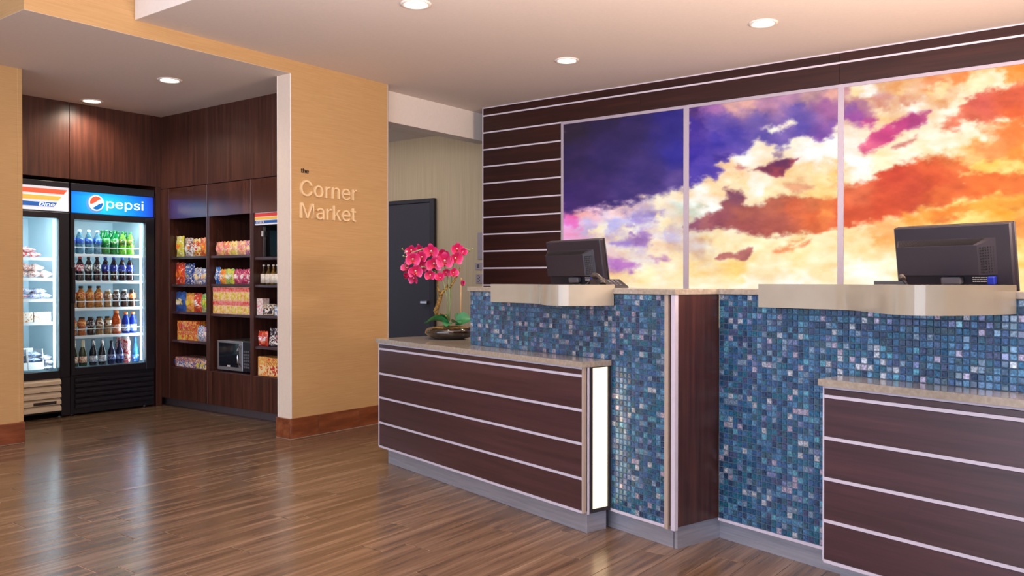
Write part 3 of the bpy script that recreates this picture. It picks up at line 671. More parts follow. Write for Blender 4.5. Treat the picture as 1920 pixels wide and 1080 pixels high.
# packets, boxes and bottles on the shelves
SY = FY + 0.022                     # front line of the goods
def bag_mesh(w, h, d, mats):
    m = MB(); n1, n2 = 8, 10; ph = random.random() * 6
    def s(sign):
        def f(u, v):
            b = (math.sin(PI * u) ** 0.6) * (math.sin(PI * min(1, max(0, (v - 0.05) / 0.88))) ** 0.55 if 0.05 < v < 0.93 else 0)
            wr = 0.006 * math.sin(9 * u + ph + 7 * v) * b
            wd = w * (1 - 0.06 * math.sin(PI * v))
            return ((u - 0.5) * wd, sign * (d / 2 * b + wr + 0.0006), v * h + 0.004 * math.sin(14 * u + ph) * (v > 0.99))
        return f
    m.grid(s(-1), n1, n2); m.grid(s(1), n1, n2)
    return m, s(-1)
def bag(label, x, z, w, h, cols, d=0.05, y=None, tilt=0.0, rz=0.0, lab=None, group=None, name='snack_bag', cat='snack bag', scale=44):
    y = SY + d / 2 + 0.01 if y is None else y
    group = group or 'snack bags in the %s cabinet' % ('first' if x < -6.49 else 'middle' if x < -5.88 else 'third')
    t = Thing(name, label, cat, (x, y, z), world=(x, y, z), group=group); t.org = (0, 0, 0)
    m, f = bag_mesh(w, h, d, None)
    t.part('wrapper', m, printed('print_' + label[:22] + str(random.random())[:5], cols, scale))
    if lab:
        g = MB().grid(lambda u, v: tuple(np.array(f(0.18 + 0.64 * u, 0.34 + 0.34 * v * (0.75 + 0.25 * math.sin(PI * u)))) + np.array([0, -0.0016, 0])), 6, 4)
        t.part('label', g, printed('lab_' + label[:20] + str(random.random())[:5], lab, 34))
    t.o.rotation_euler = (tilt, 0, rz); return t
def carton(label, x, z, w, h, d, cols, lab=None, y=None, tilt=0.0, rz=0.0, group=None, name='snack_box', cat='box', flap=None):
    y = SY + d / 2 if y is None else y
    t = Thing(name, label, cat, (x, y, z), world=(x, y, z), group=group); t.org = (0, 0, 0)
    if not group: t.o['group'] = 'boxes in the %s cabinet' % ('first' if x < -6.49 else 'middle' if x < -5.88 else 'third')
    t.part('carton', MB().box(-w / 2, w / 2, -d / 2, d / 2, 0, h, 0.002), printed('c_' + label[:20] + str(random.random())[:5], cols, 60))
    if lab: t.part('label', MB().box(-w * .42, w * .42, -d / 2 - 0.0012, -d / 2 + 0.002, h * .08, h * .58, 0.0004), printed('l_' + label[:20] + str(random.random())[:5], lab, 40))
    if flap: t.part('tear_strip', MB().box(-w / 2 - .0006, w / 2 + .0006, -d / 2 - 0.0010, d / 2, h * .66, h * .96, 0.0004), printed('f_' + label[:20] + str(random.random())[:5], flap, 40))
    t.o.rotation_euler = (tilt, 0, rz); return t
YEL, WHT, RED, ORG, BLU, GRN, PNK, MAG, LBL, BRN, DRK, CRM, LIM, TEA = (226,206,70), (238,232,226), (206,52,44), (236,120,44), (40,84,170), (96,176,70), (236,140,150), (196,40,100), (120,150,206), (120,70,40), (40,30,44), (244,216,160), (196,208,70), (90,150,160)
b1 = lambda px: -7.088 + (px - 322) * 0.00836
b2 = lambda px: -6.460 + (px - 398) * 0.00748
b3 = lambda px: -5.889 + (px - 475) * 0.0070
Z1, Z2, Z3, Z4, Z5 = 1.3525, 1.1055, 0.8625, 0.6085, 0.3665
bag('yellow snack bag at the cooler end of the first cabinet\'s top shelf', b1(333), Z1, .125, .185, [YEL, LIM, WHT, YEL], lab=[YEL, ORG])
bag('white topped brown snack bag beside the yellow bag, top shelf', b1(349.5), Z1, .12, .165, [(120,84,90), WHT, (150,170,170), ORG], lab=[WHT, ORG])
bag('red and yellow snack bag on the first cabinet\'s top shelf', b1(364), Z1, .12, .155, [RED, YEL, WHT, ORG], lab=[WHT, RED])
bag('orange snack bag against the upright, first cabinet\'s top shelf', b1(378), Z1, .115, .160, [ORG, RED, YEL, PNK], lab=[ORG, YEL])
bag('tall red orange snack bag on the second shelf, cooler end', b1(333), Z2, .15, .195, [(206,62,40), RED, ORG, WHT], lab=[ORG, RED])
bag('tall royal blue snack bag beside the tall red orange one', b1(350.5), Z2, .16, .185, [BLU, (30,60,140), WHT, BLU], lab=[WHT, BLU, YEL])
bag('light blue snack bag next to the tall royal blue bag', b1(365.5), Z2, .12, .145, [LBL, WHT, BRN, LBL], lab=[CRM, LBL])
bag('light blue snack bag against the upright, second shelf', b1(379), Z2, .115, .140, [LBL, (100,120,190), WHT, CRM], lab=[CRM, PNK])
bag('royal blue snack bag alone at the cooler end, third shelf', b1(334), Z3, .165, .175, [BLU, (60,110,190), (30,60,140), BLU], lab=[WHT, YEL, BLU])
bag('yellow orange snack bag beside the blue one, third shelf', b1(351), Z3, .125, .165, [ORG, YEL, (240,150,70), PNK], lab=[YEL, ORG])
bag('red orange snack bag between orange and green bags, third shelf', b1(365), Z3, .125, .165, [(226,80,44), RED, ORG, WHT], lab=[WHT, RED])
bag('green snack bag against the upright, third shelf', b1(379.5), Z3, .115, .160, [GRN, LIM, WHT, GRN], lab=[YEL, GRN])
carton('red orange snack carton underneath the other, fourth shelf', b1(350), Z4, .29, .085, .16, [ORG, RED, YEL, PNK], lab=[YEL, ORG, RED])
carton('red orange snack carton lying on top of its twin, fourth shelf', b1(350), Z4 + .086, .29, .085, .16, [RED, ORG, YEL, ORG], lab=[YEL, RED, ORG])
bag('blue and white packet beside the red cartons, fourth shelf', b1(370), Z4, .11, .135, [(90,150,210), WHT, BLU, WHT], lab=[WHT, LBL])
bag('lavender packet against the upright, fourth shelf', b1(380.5), Z4, .09, .125, [LBL, WHT, PNK, LBL], lab=[WHT, PNK])
carton('long orange and blue tray box on the bottom shelf below the red cartons', b1(347), Z5, .30, .088, .20, [(240,170,60), BLU, ORG, WHT], lab=[BLU, WHT, ORG])
carton('short orange and blue tray box against the upright, bottom shelf', b1(375.5), Z5, .165, .082, .20, [BLU, (240,170,60), WHT, ORG], lab=[BLU, YEL, WHT])
bag('small dark blue packet at the end of the bottom shelf', b1(326), Z5, .06, .075, [(40,60,120), BLU, DRK], d=.04)
for lab, px, w, cols in (('peach snack bag at the coolers end, middle cabinet\'s top shelf', 406.5, .1, [(240,180,140), PNK, YEL, ORG]), ('pink orange snack bag second along, middle cabinet\'s top shelf', 419.5, .105, [PNK, ORG, CRM, YEL]),
        ('yellow snack bag amid the peach ones, middle cabinet\'s top shelf', 433, .11, [YEL, CRM, (240,200,120), ORG]), ('salmon snack bag beside the yellow one, middle cabinet\'s top shelf', 448, .11, [(236,150,120), CRM, PNK, YEL]), ('pink and purple snack bag against the upright, middle cabinet\'s top shelf', 461.3, .1, [PNK, (150,80,160), CRM, RED])):
    bag(lab, b2(px), Z1, w, .118, cols, lab=[CRM, PNK, ORG])
for lab, px, w, h, cols in (('slim bright blue snack bag, middle cabinet, second shelf', 403, .075, .145, [(50,130,210), BLU, WHT, (90,180,230)]), ('orange snack bag between blue and lime bags, middle cabinet', 412.7, .08, .125, [ORG, (240,150,60), YEL, RED]), ('lime green snack bag, middle cabinet, second shelf', 426, .13, .128, [LIM, YEL, GRN, WHT]),
        ('magenta snack bag touching the lime green bag', 440, .095, .125, [MAG, (150,24,70), PNK, MAG]), ('magenta snack bag one in from the upright', 452.5, .095, .122, [MAG, (150,24,70), PNK, RED]), ('crimson snack bag against the upright, second shelf', 463, .07, .125, [(170,20,60), MAG, WHT, RED])):
    bag(lab, b2(px), Z2 + .004, w, h, cols, lab=[PNK, WHT, MAG] if 'magenta' in lab or 'crimson' in lab else [WHT, cols[0]])
ORD = ['first', 'second', 'third', 'fourth', 'fifth', 'sixth']
for tier in (0, 1):
    for k in range(6):
        carton('pink and cream snack box, %s from the coolers in the %s row above the microwave' % (ORD[k], ('lower', 'upper')[tier]), b2(398) + .050 + k * .0855, 0.8555 + tier * .1148, .083, .1140, .14, [CRM, (240,190,140), PNK, YEL], lab=[CRM, YEL, (230,150,90)], flap=[PNK, (230,110,90), RED], group='pink and cream snack boxes above the microwave')
# microwave
mw = Thing('microwave', 'silver framed microwave oven with dark window in the middle cabinet', 'microwave', (-6.205, 4.5, FLZ))
mx0, mx1, my0, my1, mz0, mz1 = -6.425, -5.925, FY + 0.045, BYC - 0.05, FLZ + 0.012, FLZ + 0.262
mw.part('body', MB().box(mx0, mx1, my0 + 0.02, my1, mz0, mz1, 0.006), basic('microwave_silver', (170, 168, 172), 0.3, 0.6))
for a in (mx0 + .03, mx1 - .06):
    for b in (my0 + .05, my1 - .06): mw.part('foot', MB().box(a, a + .03, b, b + .03, FLZ, mz0, 0.002), M_black)
dr = mw.part('door', MB().box(mx0, mx0 + .355, my0, my0 + .02, mz0, mz1, 0.004), basic('microwave_silver', (170, 168, 172), 0.3, 0.6))
mw.part('window', MB().box(mx0 + .03, mx0 + .31, my0 - .003, my0 + .004, mz0 + .03, mz1 - .018, 0.002), basic('microwave_window', (24, 24, 34), 0.08, coat=0.6), dr)
mw.part('handle', MB().tube([(mx0 + .338, my0 + .002, mz0 + .045), (mx0 + .330, my0 - .025, mz0 + .08), (mx0 + .326, my0 - .03, mz0 + .125), (mx0 + .330, my0 - .025, mz0 + .18), (mx0 + .338, my0 + .002, mz0 + .215)], .009, 8), M_chrome, dr)
mw.part('maker_plate', MB().box(mx0 + .15, mx0 + .19, my0 - .004, my0, mz0 + .032, mz0 + .045), M_white, dr)
cp = mw.part('control_panel', MB().box(mx0 + .357, mx1, my0, my0 + .02, mz0, mz1, 0.003), M_black)
for r_ in range(6):
    for c_ in range(3): mw.part('button', MB().box(mx0 + .376 + c_ * .028, mx0 + .396 + c_ * .028, my0 - .003, my0 + .002, mz0 + .03 + r_ * .026, mz0 + .046 + r_ * .026, .001), M_greyp, cp)
# little freezer with striped sign in the third cabinet
fz = Thing('countertop_freezer', 'small dark glass freezer with striped sign on the cabinet\'s top shelf', 'freezer', (-5.68, 4.5, 1.328))
fx0, fx1 = -5.848, -5.40
fz.part('body', MB().box(fx0, fx1, FY + .09, BYC - .02, 1.329, 1.345).box(fx0, fx1, BYC - .04, BYC - .02, 1.345, 1.69).box(fx0, fx1, FY + .02, BYC - .04, 1.675, 1.684).box(fx1 - .02, fx1, FY + .09, BYC - .04, 1.345, 1.675), basic('freezer_navy', (40, 46, 74), 0.4))
fz.part('door_glass', MB().box(fx0 + .002, fx1, FY + .08, FY + .088, 1.332, 1.585), M_glass)
fz.part('handle', MB().box(fx0 + .008, fx0 + .022, FY + .066, FY + .08, 1.50, 1.545, .002), M_white)
sgn = fz.part('sign_board', MB().box(fx0, fx1, FY + .012, FY + .03, 1.588, 1.686, .001), basic('sign_white', (226, 228, 232), 0.5, emit=((226, 228, 236), .25)))
for z0, z1, c in ((1.655, 1.682, (206, 60, 50)), (1.630, 1.650, (226, 176, 60)), (1.600, 1.622, (34, 80, 150))):
    fz.part('stripe', MB().box(fx0 + .002, fx1 - .01, FY + .0085, FY + .013, z0, z1), basic('stripe%d_%d' % c[:2], c, .5, emit=(c, .25)), sgn)
k = text_mb('snack', .11, .020, .002); xform(k, lambda a, b, c: (fx0 + .02 + a, FY + .0085 + b, 1.602 + c)); fz.part('lettering', k, M_white, sgn)
bag('white pouch lying inside the small dark freezer', -5.63, 1.346, .15, .13, [WHT, (220,214,208), WHT, (150,150,160)], y=FY + .16, tilt=-.5, d=.06)
fz.part('wire_rack', MB().box(fx0 + .02, fx1 - .03, FY + .10, FY + .112, 1.346, 1.352).box(fx0 + .02, fx1 - .03, FY + .13, FY + .142, 1.346, 1.352), M_steel)
# generic bottle
def bottle(label, x, y, z, prof, seg, mats, band=None, cap=None, group=None, name='drink_bottle', cat='bottle', band_r=None):
    t = Thing(name, label, cat, (x, y, z), world=(x, y, z), group=group); t.org = (0, 0, 0)
    t.part('body', MB().lathe(prof, seg), mats[0])
    if band:
        r0 = band_r or max(r for r, _ in prof); z0, z1 = band
        t.part('label', MB().lathe([(r0 - .004, z0), (r0 + .0012, z0 + .001), (r0 + .0012, z1 - .001), (r0 - .004, z1)], seg), mats[1])
    if cap: r0, z0, z1 = cap; t.part('cap', MB().lathe([(r0, z0), (r0 + .001, z0 + .002), (r0, z1 - .002), (r0 * .85, z1), (0, z1)], 10), mats[2])
    return t
PET = lambda h, r: [(0, 0), (r * .8, 0), (r, .012), (r * .97, h * .18), (r * .90, h * .30), (r, h * .42), (r, h * .60), (r * .96, h * .66), (r * .55, h * .83), (r * .40, h * .88), (r * .38, h * .95), (0, h * .95)]
JAR = lambda h, r: [(0, 0), (r * .86, 0), (r * .95, .01), (r * .92, h * .30), (r * .80, h * .42), (r * .95, h * .55), (r, h * .70), (r * .86, h * .82), (r * .70, h * .87), (r * .70, h * .92), (0, h * .92)]
LONG = lambda h, r: [(0, 0), (r * .9, 0), (r, .01), (r, h * .48), (r * .85, h * .58), (r * .42, h * .74), (r * .36, h * .95), (r * .40, h * .98), (0, h * .98)]
CAN = lambda h, r: [(0, 0), (r * .85, 0), (r, .012), (r, h * .86), (r * .8, h * .93), (r * .8, h), (0, h)]
M_cream = printed('cream_paper', [(236, 228, 214), (220, 206, 186), WHT], 40)
for k, px in enumerate((486, 495, 504, 511.5, 519)):
    c = ((70, 56, 30), (120, 96, 40), (150, 110, 40), (90, 76, 50), (70, 70, 60))[k]
    nm = ('first', 'second', 'third', 'fourth', 'fifth')[k]
    bottle('little dark bottle with cream label, %s from the upright on the shelf below the freezer' % nm, b3(px), SY + .05, Z2, LONG(.16, .026), 12, [liquid('oil%d' % k, c, .1, .2), M_cream, M_cream], (.012, .088), (.012, .150, .163), 'little cream labelled bottles', 'dressing_bottle')
carton('upright white carton on the third cabinet\'s middle shelf', b3(487), .8575, .075, .135, .07, [WHT, (226,200,190), PNK], lab=[WHT, PNK])
carton('white and black packet leaning beside the upright white carton', b3(501), .8575, .11, .09, .06, [WHT, DRK, CRM, (160,150,160)], lab=[DRK, WHT], tilt=-.15, rz=.2)
carton('cream carton lying slanted behind the white and black packet', b3(511), .8575, .16, .128, .10, [CRM, WHT, (230,200,150)], y=SY + .17, rz=-.3)
carton('small blue carton in front of the slanted cream carton', b3(519), .8575, .06, .075, .05, [(110,160,200), WHT, BLU], lab=[LBL, WHT])
for k, px in enumerate((484.5, 493)):
    bag(('red orange packet beside the upright, third cabinet\'s fourth shelf', 'red orange packet next to the dark striped packets')[k], b3(px), Z4, .066, .118, [(220,74,44), RED, ORG, PNK], lab=[PNK, WHT, RED], d=.04)
for k, px in enumerate((502, 511, 519)):
    carton(('dark striped packet tilted behind the red orange packets', 'dark striped packet in the middle of the tilted three', 'dark striped packet farthest behind the tan wall edge')[k], b3(px), Z4, .07, .145, .045, [DRK, (60,46,70), WHT, (120,80,90)], lab=[WHT, DRK, PNK], y=SY + .06, tilt=-.12, rz=.15)
carton('yellow orange box on the third cabinet\'s bottom shelf', b3(492), Z5, .115, .155, .12, [(240,170,80), (230,140,60), CRM, YEL], lab=[CRM, ORG])
carton('yellow and pink box behind the tan wall edge, bottom shelf', b3(511.5), Z5, .15, .15, .12, [(240,190,110), RED, YEL, CRM], lab=[RED, CRM, YEL])

# ------------------------------------------------------------------ drink coolers
CF = -7.205                                     # door front
def cooler(label, y0, y1, glass_z0, hinge_note):
    t = Thing('drink_cooler', label, 'refrigerator', (-7.55, (y0 + y1) / 2, 0), group='glass door coolers'); xb = -7.90
    t.part('body', MB().box(xb, -7.26, y0, y0 + .035, .05, 1.955).box(xb, -7.26, y1 - .035, y1, .05, 1.955).box(xb, -7.26, y0 + .035, y1 - .035, 1.69, 1.955).box(xb, -7.26, y0 + .035, y1 - .035, .05, glass_z0 - .03).box(xb, xb + .03, y0 + .035, y1 - .035, glass_z0 - .03, 1.69), M_black)
    t.part('lining', MB().box(xb + .031, xb + .04, y0 + .036, y1 - .036, glass_z0 - .029, 1.688).box(xb + .04, -7.262, y0 + .036, y0 + .044, glass_z0 - .029, 1.688).box(xb + .04, -7.262, y1 - .044, y1 - .036, glass_z0 - .029, 1.688).box(xb + .04, -7.262, y0 + .044, y1 - .044, 1.680, 1.688).box(xb + .04, -7.262, y0 + .044, y1 - .044, glass_z0 - .029, glass_z0 - .02), M_fr_in)
    d = t.part('door_frame', MB().box(-7.25, CF, y0 + .002, y0 + .035, glass_z0 - .06, 1.70, .003).box(-7.25, CF, y1 - .085, y1 - .002, glass_z0 - .06, 1.70, .003).box(-7.25, CF, y0 + .035, y1 - .085, 1.652, 1.70, .003).box(-7.25, CF, y0 + .035, y1 - .085, glass_z0 - .06, glass_z0, .003), M_black)
    t.part('glass_pane', MB().box(-7.228, -7.224, y0 + .034, y1 - .084, glass_z0, 1.653), M_glass, d)
    t.part('handle', MB().box(CF, CF + .025, y0 + .006, y0 + .03, .95, 1.25, .005), M_black, d)
    t.part('light_strip', MB().box(-7.275, -7.263, y1 - .105, y1 - .090, glass_z0 + .02, 1.64, .001), glow('cooler_led', (214, 240, 255), 7.0))
    l = bpy.data.lights.new('cooler_lamp', 'AREA'); l.shape = 'RECTANGLE'; l.size = 1.15; l.size_y = .02; l.energy = 6; l.color = (.78, .93, 1.0)
    o = bpy.data.objects.new('cooler_lamp', l); COL.objects.link(o); o.parent = t.o
    o.location = (-7.285 + 7.55, (y1 - .098) - (y0 + y1) / 2, 1.03); o.rotation_euler = Vector((-.55, -1, 0)).to_track_quat('-Z', 'X').to_euler()
    l2 = bpy.data.lights.new('cooler_top_lamp', 'AREA'); l2.shape = 'RECTANGLE'; l2.size = .5; l2.size_y = .03; l2.energy = 3; l2.color = (.80, .95, 1.0)
    o = bpy.data.objects.new('cooler_top_lamp', l2); COL.objects.link(o); o.parent = t.o; o.location = (-7.28 + 7.55, 0, 1.665); o.rotation_euler = Vector((-.45, 0, -1)).to_track_quat('-Z', 'Y').to_euler()
    return t
C1 = cooler('black food cooler behind the tan pillar, striped sign above and pale louvres below', 2.640, 3.428, .395, '')
C2 = cooler('black drink cooler full of bottles under a lit blue sign, beside the snack cabinets', 3.434, 4.182, .405, '')
def sign_panel(t, y0, y1, z0, z1, m): return t.part('sign_panel', MB().box(-7.24, -7.212, y0, y1, z0, z1, .002), m)
s1 = sign_panel(C1, 2.665, 3.444 - .02, 1.712, 1.908, basic('sign_lit_white', (232, 232, 240), .4, emit=((226, 228, 240), .75)))
C1.part('sign_frame', MB().box(-7.245, -7.203, 2.643, 3.426, 1.910, 1.952, .003).box(-7.245, -7.203, 3.4245, 3.4275, 1.70, 1.91), M_black)
def slant(z0, z1, yr0, yr1): return [(2.67, z0), (yr0, z0), (yr1, z1), (2.67, z1)]
for z0, z1, a, b, c in ((1.850, 1.888, 3.385, 3.412, (226, 90, 60)), (1.796, 1.832, 3.338, 3.368, (226, 176, 80)), (1.742, 1.778, 3.302, 3.330, (30, 90, 170))):
    C1.part('stripe', MB().prism(slant(z0, z1, a, b), -7.213, -7.209, axis='x'), basic('lit_stripe%d_%d' % c[:2], c, .4, emit=(c, .75)), s1)
k = text_mb('Dine', .12, .030, .002); xform(k, lambda a, b, c: (-7.209 - b, 3.185 + a + c * .25, 1.746 + c)); C1.part('lettering', k, glow('lit_letters', (250, 250, 250), 1.2), s1)
kb = NT('lit_blue_sign'); v = kb.n('ShaderNodeTexCoord'); gr = kb.n('ShaderNodeTexGradient', gradient_type='SPHERICAL'); mp = kb.n('ShaderNodeMapping')
mp.inputs['Location'].default_value = (0, 0.15, -3.9); mp.inputs['Scale'].default_value = (0, 2.25, 2.2)
kb.l(v.outputs['Object'], mp.inputs[0]); kb.l(mp.outputs[0], gr.inputs[0])
cr = kb.ramp(gr.outputs['Fac'], [(0.0, (22, 44, 176)), (0.35, (8, 110, 214)), (1.0, (30, 176, 236))])
kb.l(cr, kb.b.inputs['Base Color']); kb.l(cr, kb.b.inputs['Emission Color']); kb.b.inputs['Emission Strength'].default_value = 1.35; kb.b.inputs['Roughness'].default_value = .35
s2 = sign_panel(C2, 3.442, 4.172, 1.708, 1.886, kb.m)
C2.part('sign_frame', MB().box(-7.245, -7.203, 3.436, 4.180, 1.888, 1.952, .003).box(-7.245, -7.203, 4.1725, 4.181, 1.70, 1.888).box(-7.245, -7.203, 3.4345, 3.4415, 1.70, 1.888), M_black)
gy, gz, gr_ = 3.655, 1.800, .066
def disc(r, x0, x1, n=28, cy=gy, cz=gz): return MB().prism([(cy + r * math.cos(2 * PI * i / n), cz + r * math.sin(2 * PI * i / n)) for i in range(n)], x0, x1, axis='x')
M_lit = glow('lit_letters', (250, 250, 250), 1.2)
crimp = [(gy - .012 + (r_ := (.080 if i % 2 else .074)) * math.cos(2 * PI * i / 42), gz - .008 + r_ * math.sin(2 * PI * i / 42)) for i in range(42)]
C2.part('cap_rim', MB().prism(crimp, -7.2125, -7.2105, axis='x'), basic('rim_blue', (70, 130, 200), .4, emit=((110, 170, 230), .8)), s2)
C2.part('emblem', disc(gr_, -7.2105, -7.2085), M_lit, s2)
def cut(f0, f1, n=22):
    r = gr_ * .86; top = []; bot = []
    for i in range(n + 1):
        a = -r + 2 * r * i / n; h = math.sqrt(max(r * r - a * a, 0)); top.append((gy + a, gz + min(h, max(-h, f1(a))))); bot.append((gy + a, gz + max(-h, min(h, f0(a)))))
    return bot + top[::-1]
wave = lambda a, o: .012 * math.sin(a / gr_ * 2.6) + o + .25 * a
C2.part('emblem_red', MB().prism(cut(lambda a: wave(a, .012), lambda a: 9), -7.2085, -7.207, axis='x'), basic('emblem_red', (226, 90, 66), .4, emit=((226, 86, 60), .9)), s2)
C2.part('emblem_blue', MB().prism(cut(lambda a: -9, lambda a: wave(a, -.022)), -7.2085, -7.207, axis='x'), basic('emblem_blue', (0, 100, 180), .4, emit=((0, 100, 180), .9)), s2)
k = text_mb('pepsi', .335, .100, .003)
for m in split_letters(k): xform(m, lambda a, b, c: (-7.2095 - b, 3.742 + a, 1.742 + c)); C2.part('letter', m, M_lit, s2, fix=False)
# bases
for k in range(5):
    z = .068 + k * .054
    C1.part('louvre', MB().prism([(-7.222, z), (-7.195, z), (-7.195, z + .026), (-7.222, z + .048)], 2.66, 3.350, axis='y'), basic('louvre_cream', (214, 200, 178), .45))
C1.part('name_plate', MB().box(-7.197, -7.193, 3.13, 3.31, .126, .150), M_blackp)
C1.part('base', MB().box(-7.24, -7.223, 2.645, 3.425, .05, .334).box(-7.222, -7.205, 3.355, 3.425, .02, .334), M_black)
for k in range(6):
    z = .065 + k * .044
    C2.part('louvre', MB().prism([(-7.222, z), (-7.206, z + .004), (-7.206, z + .024), (-7.222, z + .040)], 3.47, 4.165, axis='y'), M_black)
C2.part('base', MB().box(-7.24, -7.223, 3.437, 4.180, .02, .344), M_black)
for t, y0, y1 in ((C1, 2.66, 3.41), (C2, 3.45, 4.16)):
    for y in (y0 + .03, y1 - .03):
        for x in (-7.85, -7.30): t.part('foot', MB().lathe([(0, 0), (.02, 0), (.02, .012), (.012, .014), (.012, .0505), (0, .0505)], 10, c=(x, y, 0)), M_chrome)
# shelves
SF = -7.315
def cooler_shelf(t, y0, y1, z, depth=.50, rail=True):
    m = MB()
    for k in range(14): y = y0 + .01 + (y1 - y0 - .02) * k / 13; m.box(SF - depth, SF, y - .003, y + .003, z - .008, z - .001)
    m.box(SF - .012, SF + .004, y0, y1, z - .024, z - .001, .001).box(SF - depth, SF - depth + .008, y0, y1, z - .012, z - .001)
    s = t.part('shelf', m, M_wire)
    if rail: t.part('shelf_rail', MB().box(SF + .001, SF + .004, y0, y1, z + .052, z + .058).box(SF + .001, SF + .004, y0, y0 + .004, z - .001, z + .052).box(SF + .001, SF + .004, y1 - .004, y1, z - .001, z + .052), M_wire, s)
CZS = [1.368, 1.137, .905, .668, .403]
for z in CZS[:4]: cooler_shelf(C2, 3.485, 4.132, z)
C1Z = [1.329, 1.161, .988, .797]
for z in C1Z: cooler_shelf(C1, 2.69, 3.34, z, .46, False)
yy = lambda px: 3.54 + (px - 143) * .004765
BX = SF - .042
capW, capK, capB = basic('cap_white', (236, 236, 240), .4), basic('cap_dark', (40, 34, 36), .4), basic('cap_blue', (40, 90, 190), .4)
capG, capR, capO = basic('cap_green', (30, 110, 60), .4), basic('cap_red', (200, 40, 50), .4), basic('cap_orange', (240, 130, 60), .4)
L_water, L_gr, L_lime = printed('lab_water', [(40, 90, 190), (30, 70, 170), (120, 180, 230)], 50), printed('lab_green', [(24, 120, 56), (60, 160, 60), WHT], 30), printed('lab_lime', [(26, 70, 40), (120, 150, 40), (200, 60, 50)], 40)
L_pep, L_diet, L_blue = printed('lab_white_red', [(226, 222, 226), (190, 40, 60), WHT], 36), printed('lab_white_black', [(206, 206, 212), (60, 50, 60), WHT], 36), printed('lab_blue', [(36, 50, 160), (30, 40, 140), (200, 210, 240)], 36)
wat, grn_, lim_, cola = liquid('water', (120, 176, 200), .06, .5), liquid('green_soda', (20, 160, 76), .08, .5), liquid('lime_soda', (150, 220, 80), .08, .5), liquid('cola', (44, 22, 26), .08, .1)
G = 'bottles in the drink cooler'
nth = ['first', 'second', 'third', 'fourth', 'fifth', 'sixth', 'seventh', 'eighth']
for k, px in enumerate((138, 152, 168.5, 184.5)):
    bottle('clear water bottle with blue label, %s from the cooler hinge on the top shelf' % nth[k], BX, yy(px), CZS[0], PET(.205, .032), 14, [wat, L_water, capW], (.085, .135), (.014, .188, .207), 'water bottles on the top cooler shelf', 'water_bottle', band_r=.032)
for k, px in enumerate((200.5, 216.5)):
    bottle('green soda bottle, %s after the water on the top cooler shelf' % nth[k], BX, yy(px), CZS[0], PET(.212, .033), 14, [grn_, L_gr, capG], (.085, .14), (.014, .195, .214), 'green soda bottles', 'soda_bottle', band_r=.033)
    bottle('green soda bottle standing behind the %s green one, only its neck showing' % nth[k], BX - .075, yy(px) + .004, CZS[0], PET(.212, .033), 12, [grn_, L_gr, capG], (.085, .14), (.014, .195, .214), 'green soda bottles', 'soda_bottle', band_r=.033)
for k, px in enumerate((232, 247)):
    bottle('lime soda bottle with dark label, %s on the top cooler shelf' % ('inner', 'outermost')[k], BX, yy(px), CZS[0], PET(.205, .032), 14, [lim_, L_lime, capG], (.085, .135), (.014, .188, .207), 'lime soda bottles', 'soda_bottle', band_r=.032)
    bottle('lime soda bottle standing behind the %s lime one' % ('inner', 'outermost')[k], BX - .075, yy(px) - .004, CZS[0], PET(.212, .032), 12, [grn_, L_lime, capG], (.085, .135), (.014, .194, .213), 'lime soda bottles', 'soda_bottle', band_r=.032)
for k, px in enumerate((138, 152.5, 168, 183.5, 199, 215, 231, 246)):
    lab, lm = (('white and red', L_pep), ('white and black', L_diet), ('blue', L_blue))[0 if k < 2 else 1 if k < 4 else 2]
    bottle('dark cola bottle with %s label, %s along the second cooler shelf' % (lab, nth[k]), BX, yy(px), CZS[1], PET(.205, .032), 14, [cola, lm, (capR, capK, capB)[0 if k < 2 else 1 if k < 4 else 2]], (.082, .140), (.014, .188, .207), 'cola bottles on the second cooler shelf', 'soda_bottle', band_r=.032)
tea, cof, cofd, jui = liquid('tea', (206, 130, 56), .1, .3), liquid('milky_coffee', (176, 130, 84), .15, .2), liquid('dark_coffee', (70, 44, 36), .15, .15), liquid('amber_juice', (214, 120, 60), .1, .3)
L_tea, L_cof, L_cofd = printed('lab_tea', [(200, 80, 40), (230, 170, 90), (120, 40, 30)], 40), printed('lab_cof', [(236, 226, 206), (130, 80, 50), (160, 60, 50)], 46), printed('lab_cofd', [(46, 36, 46), (200, 190, 190), (90, 40, 50)], 46)
for k, px in enumerate((138.5, 154, 170, 186)):
    bottle('amber tea bottle with red label, %s along the third cooler shelf' % nth[k], BX, yy(px), CZS[2], PET(.185, .034), 14, [tea, L_tea, capK], (.082, .135), (.017, .166, .188), 'amber tea bottles', 'tea_bottle', band_r=.034)
for k, px in enumerate((203, 219, 235, 250)):
    bottle('small coffee bottle %s after the amber tea, third cooler shelf' % nth[k], BX, yy(px), CZS[2], JAR(.152, .033), 14, [(cof, cofd, cofd, cofd)[k], (L_cof, L_cofd, L_cofd, L_tea)[k], (capW, capW, capW, capK)[k]], (.075, .118), (.022, .135, .154), 'small coffee bottles', 'coffee_bottle')
for k, px in enumerate((139, 155.5, 171.5, 187.5, 203)):
    bottle('squat coffee bottle %s along the fourth cooler shelf' % nth[k], BX, yy(px), CZS[3], JAR(.155, .034), 14, [(jui, jui, cofd, cof, cof)[k], (L_tea, L_tea, L_cofd, L_cof, L_cof)[k], capK], (.075, .122), (.023, .138, .157), 'squat coffee bottles', 'coffee_bottle')
bottle('tall orange sports drink bottle on the fourth cooler shelf', BX, yy(219), CZS[3], PET(.205, .038), 14, [liquid('orange_drink', (240, 110, 40), .1, .4), printed('lab_sport', [(236, 200, 180), (226, 120, 80), WHT], 40), capO], (.02, .085), (.02, .185, .208), None, 'sports_bottle')
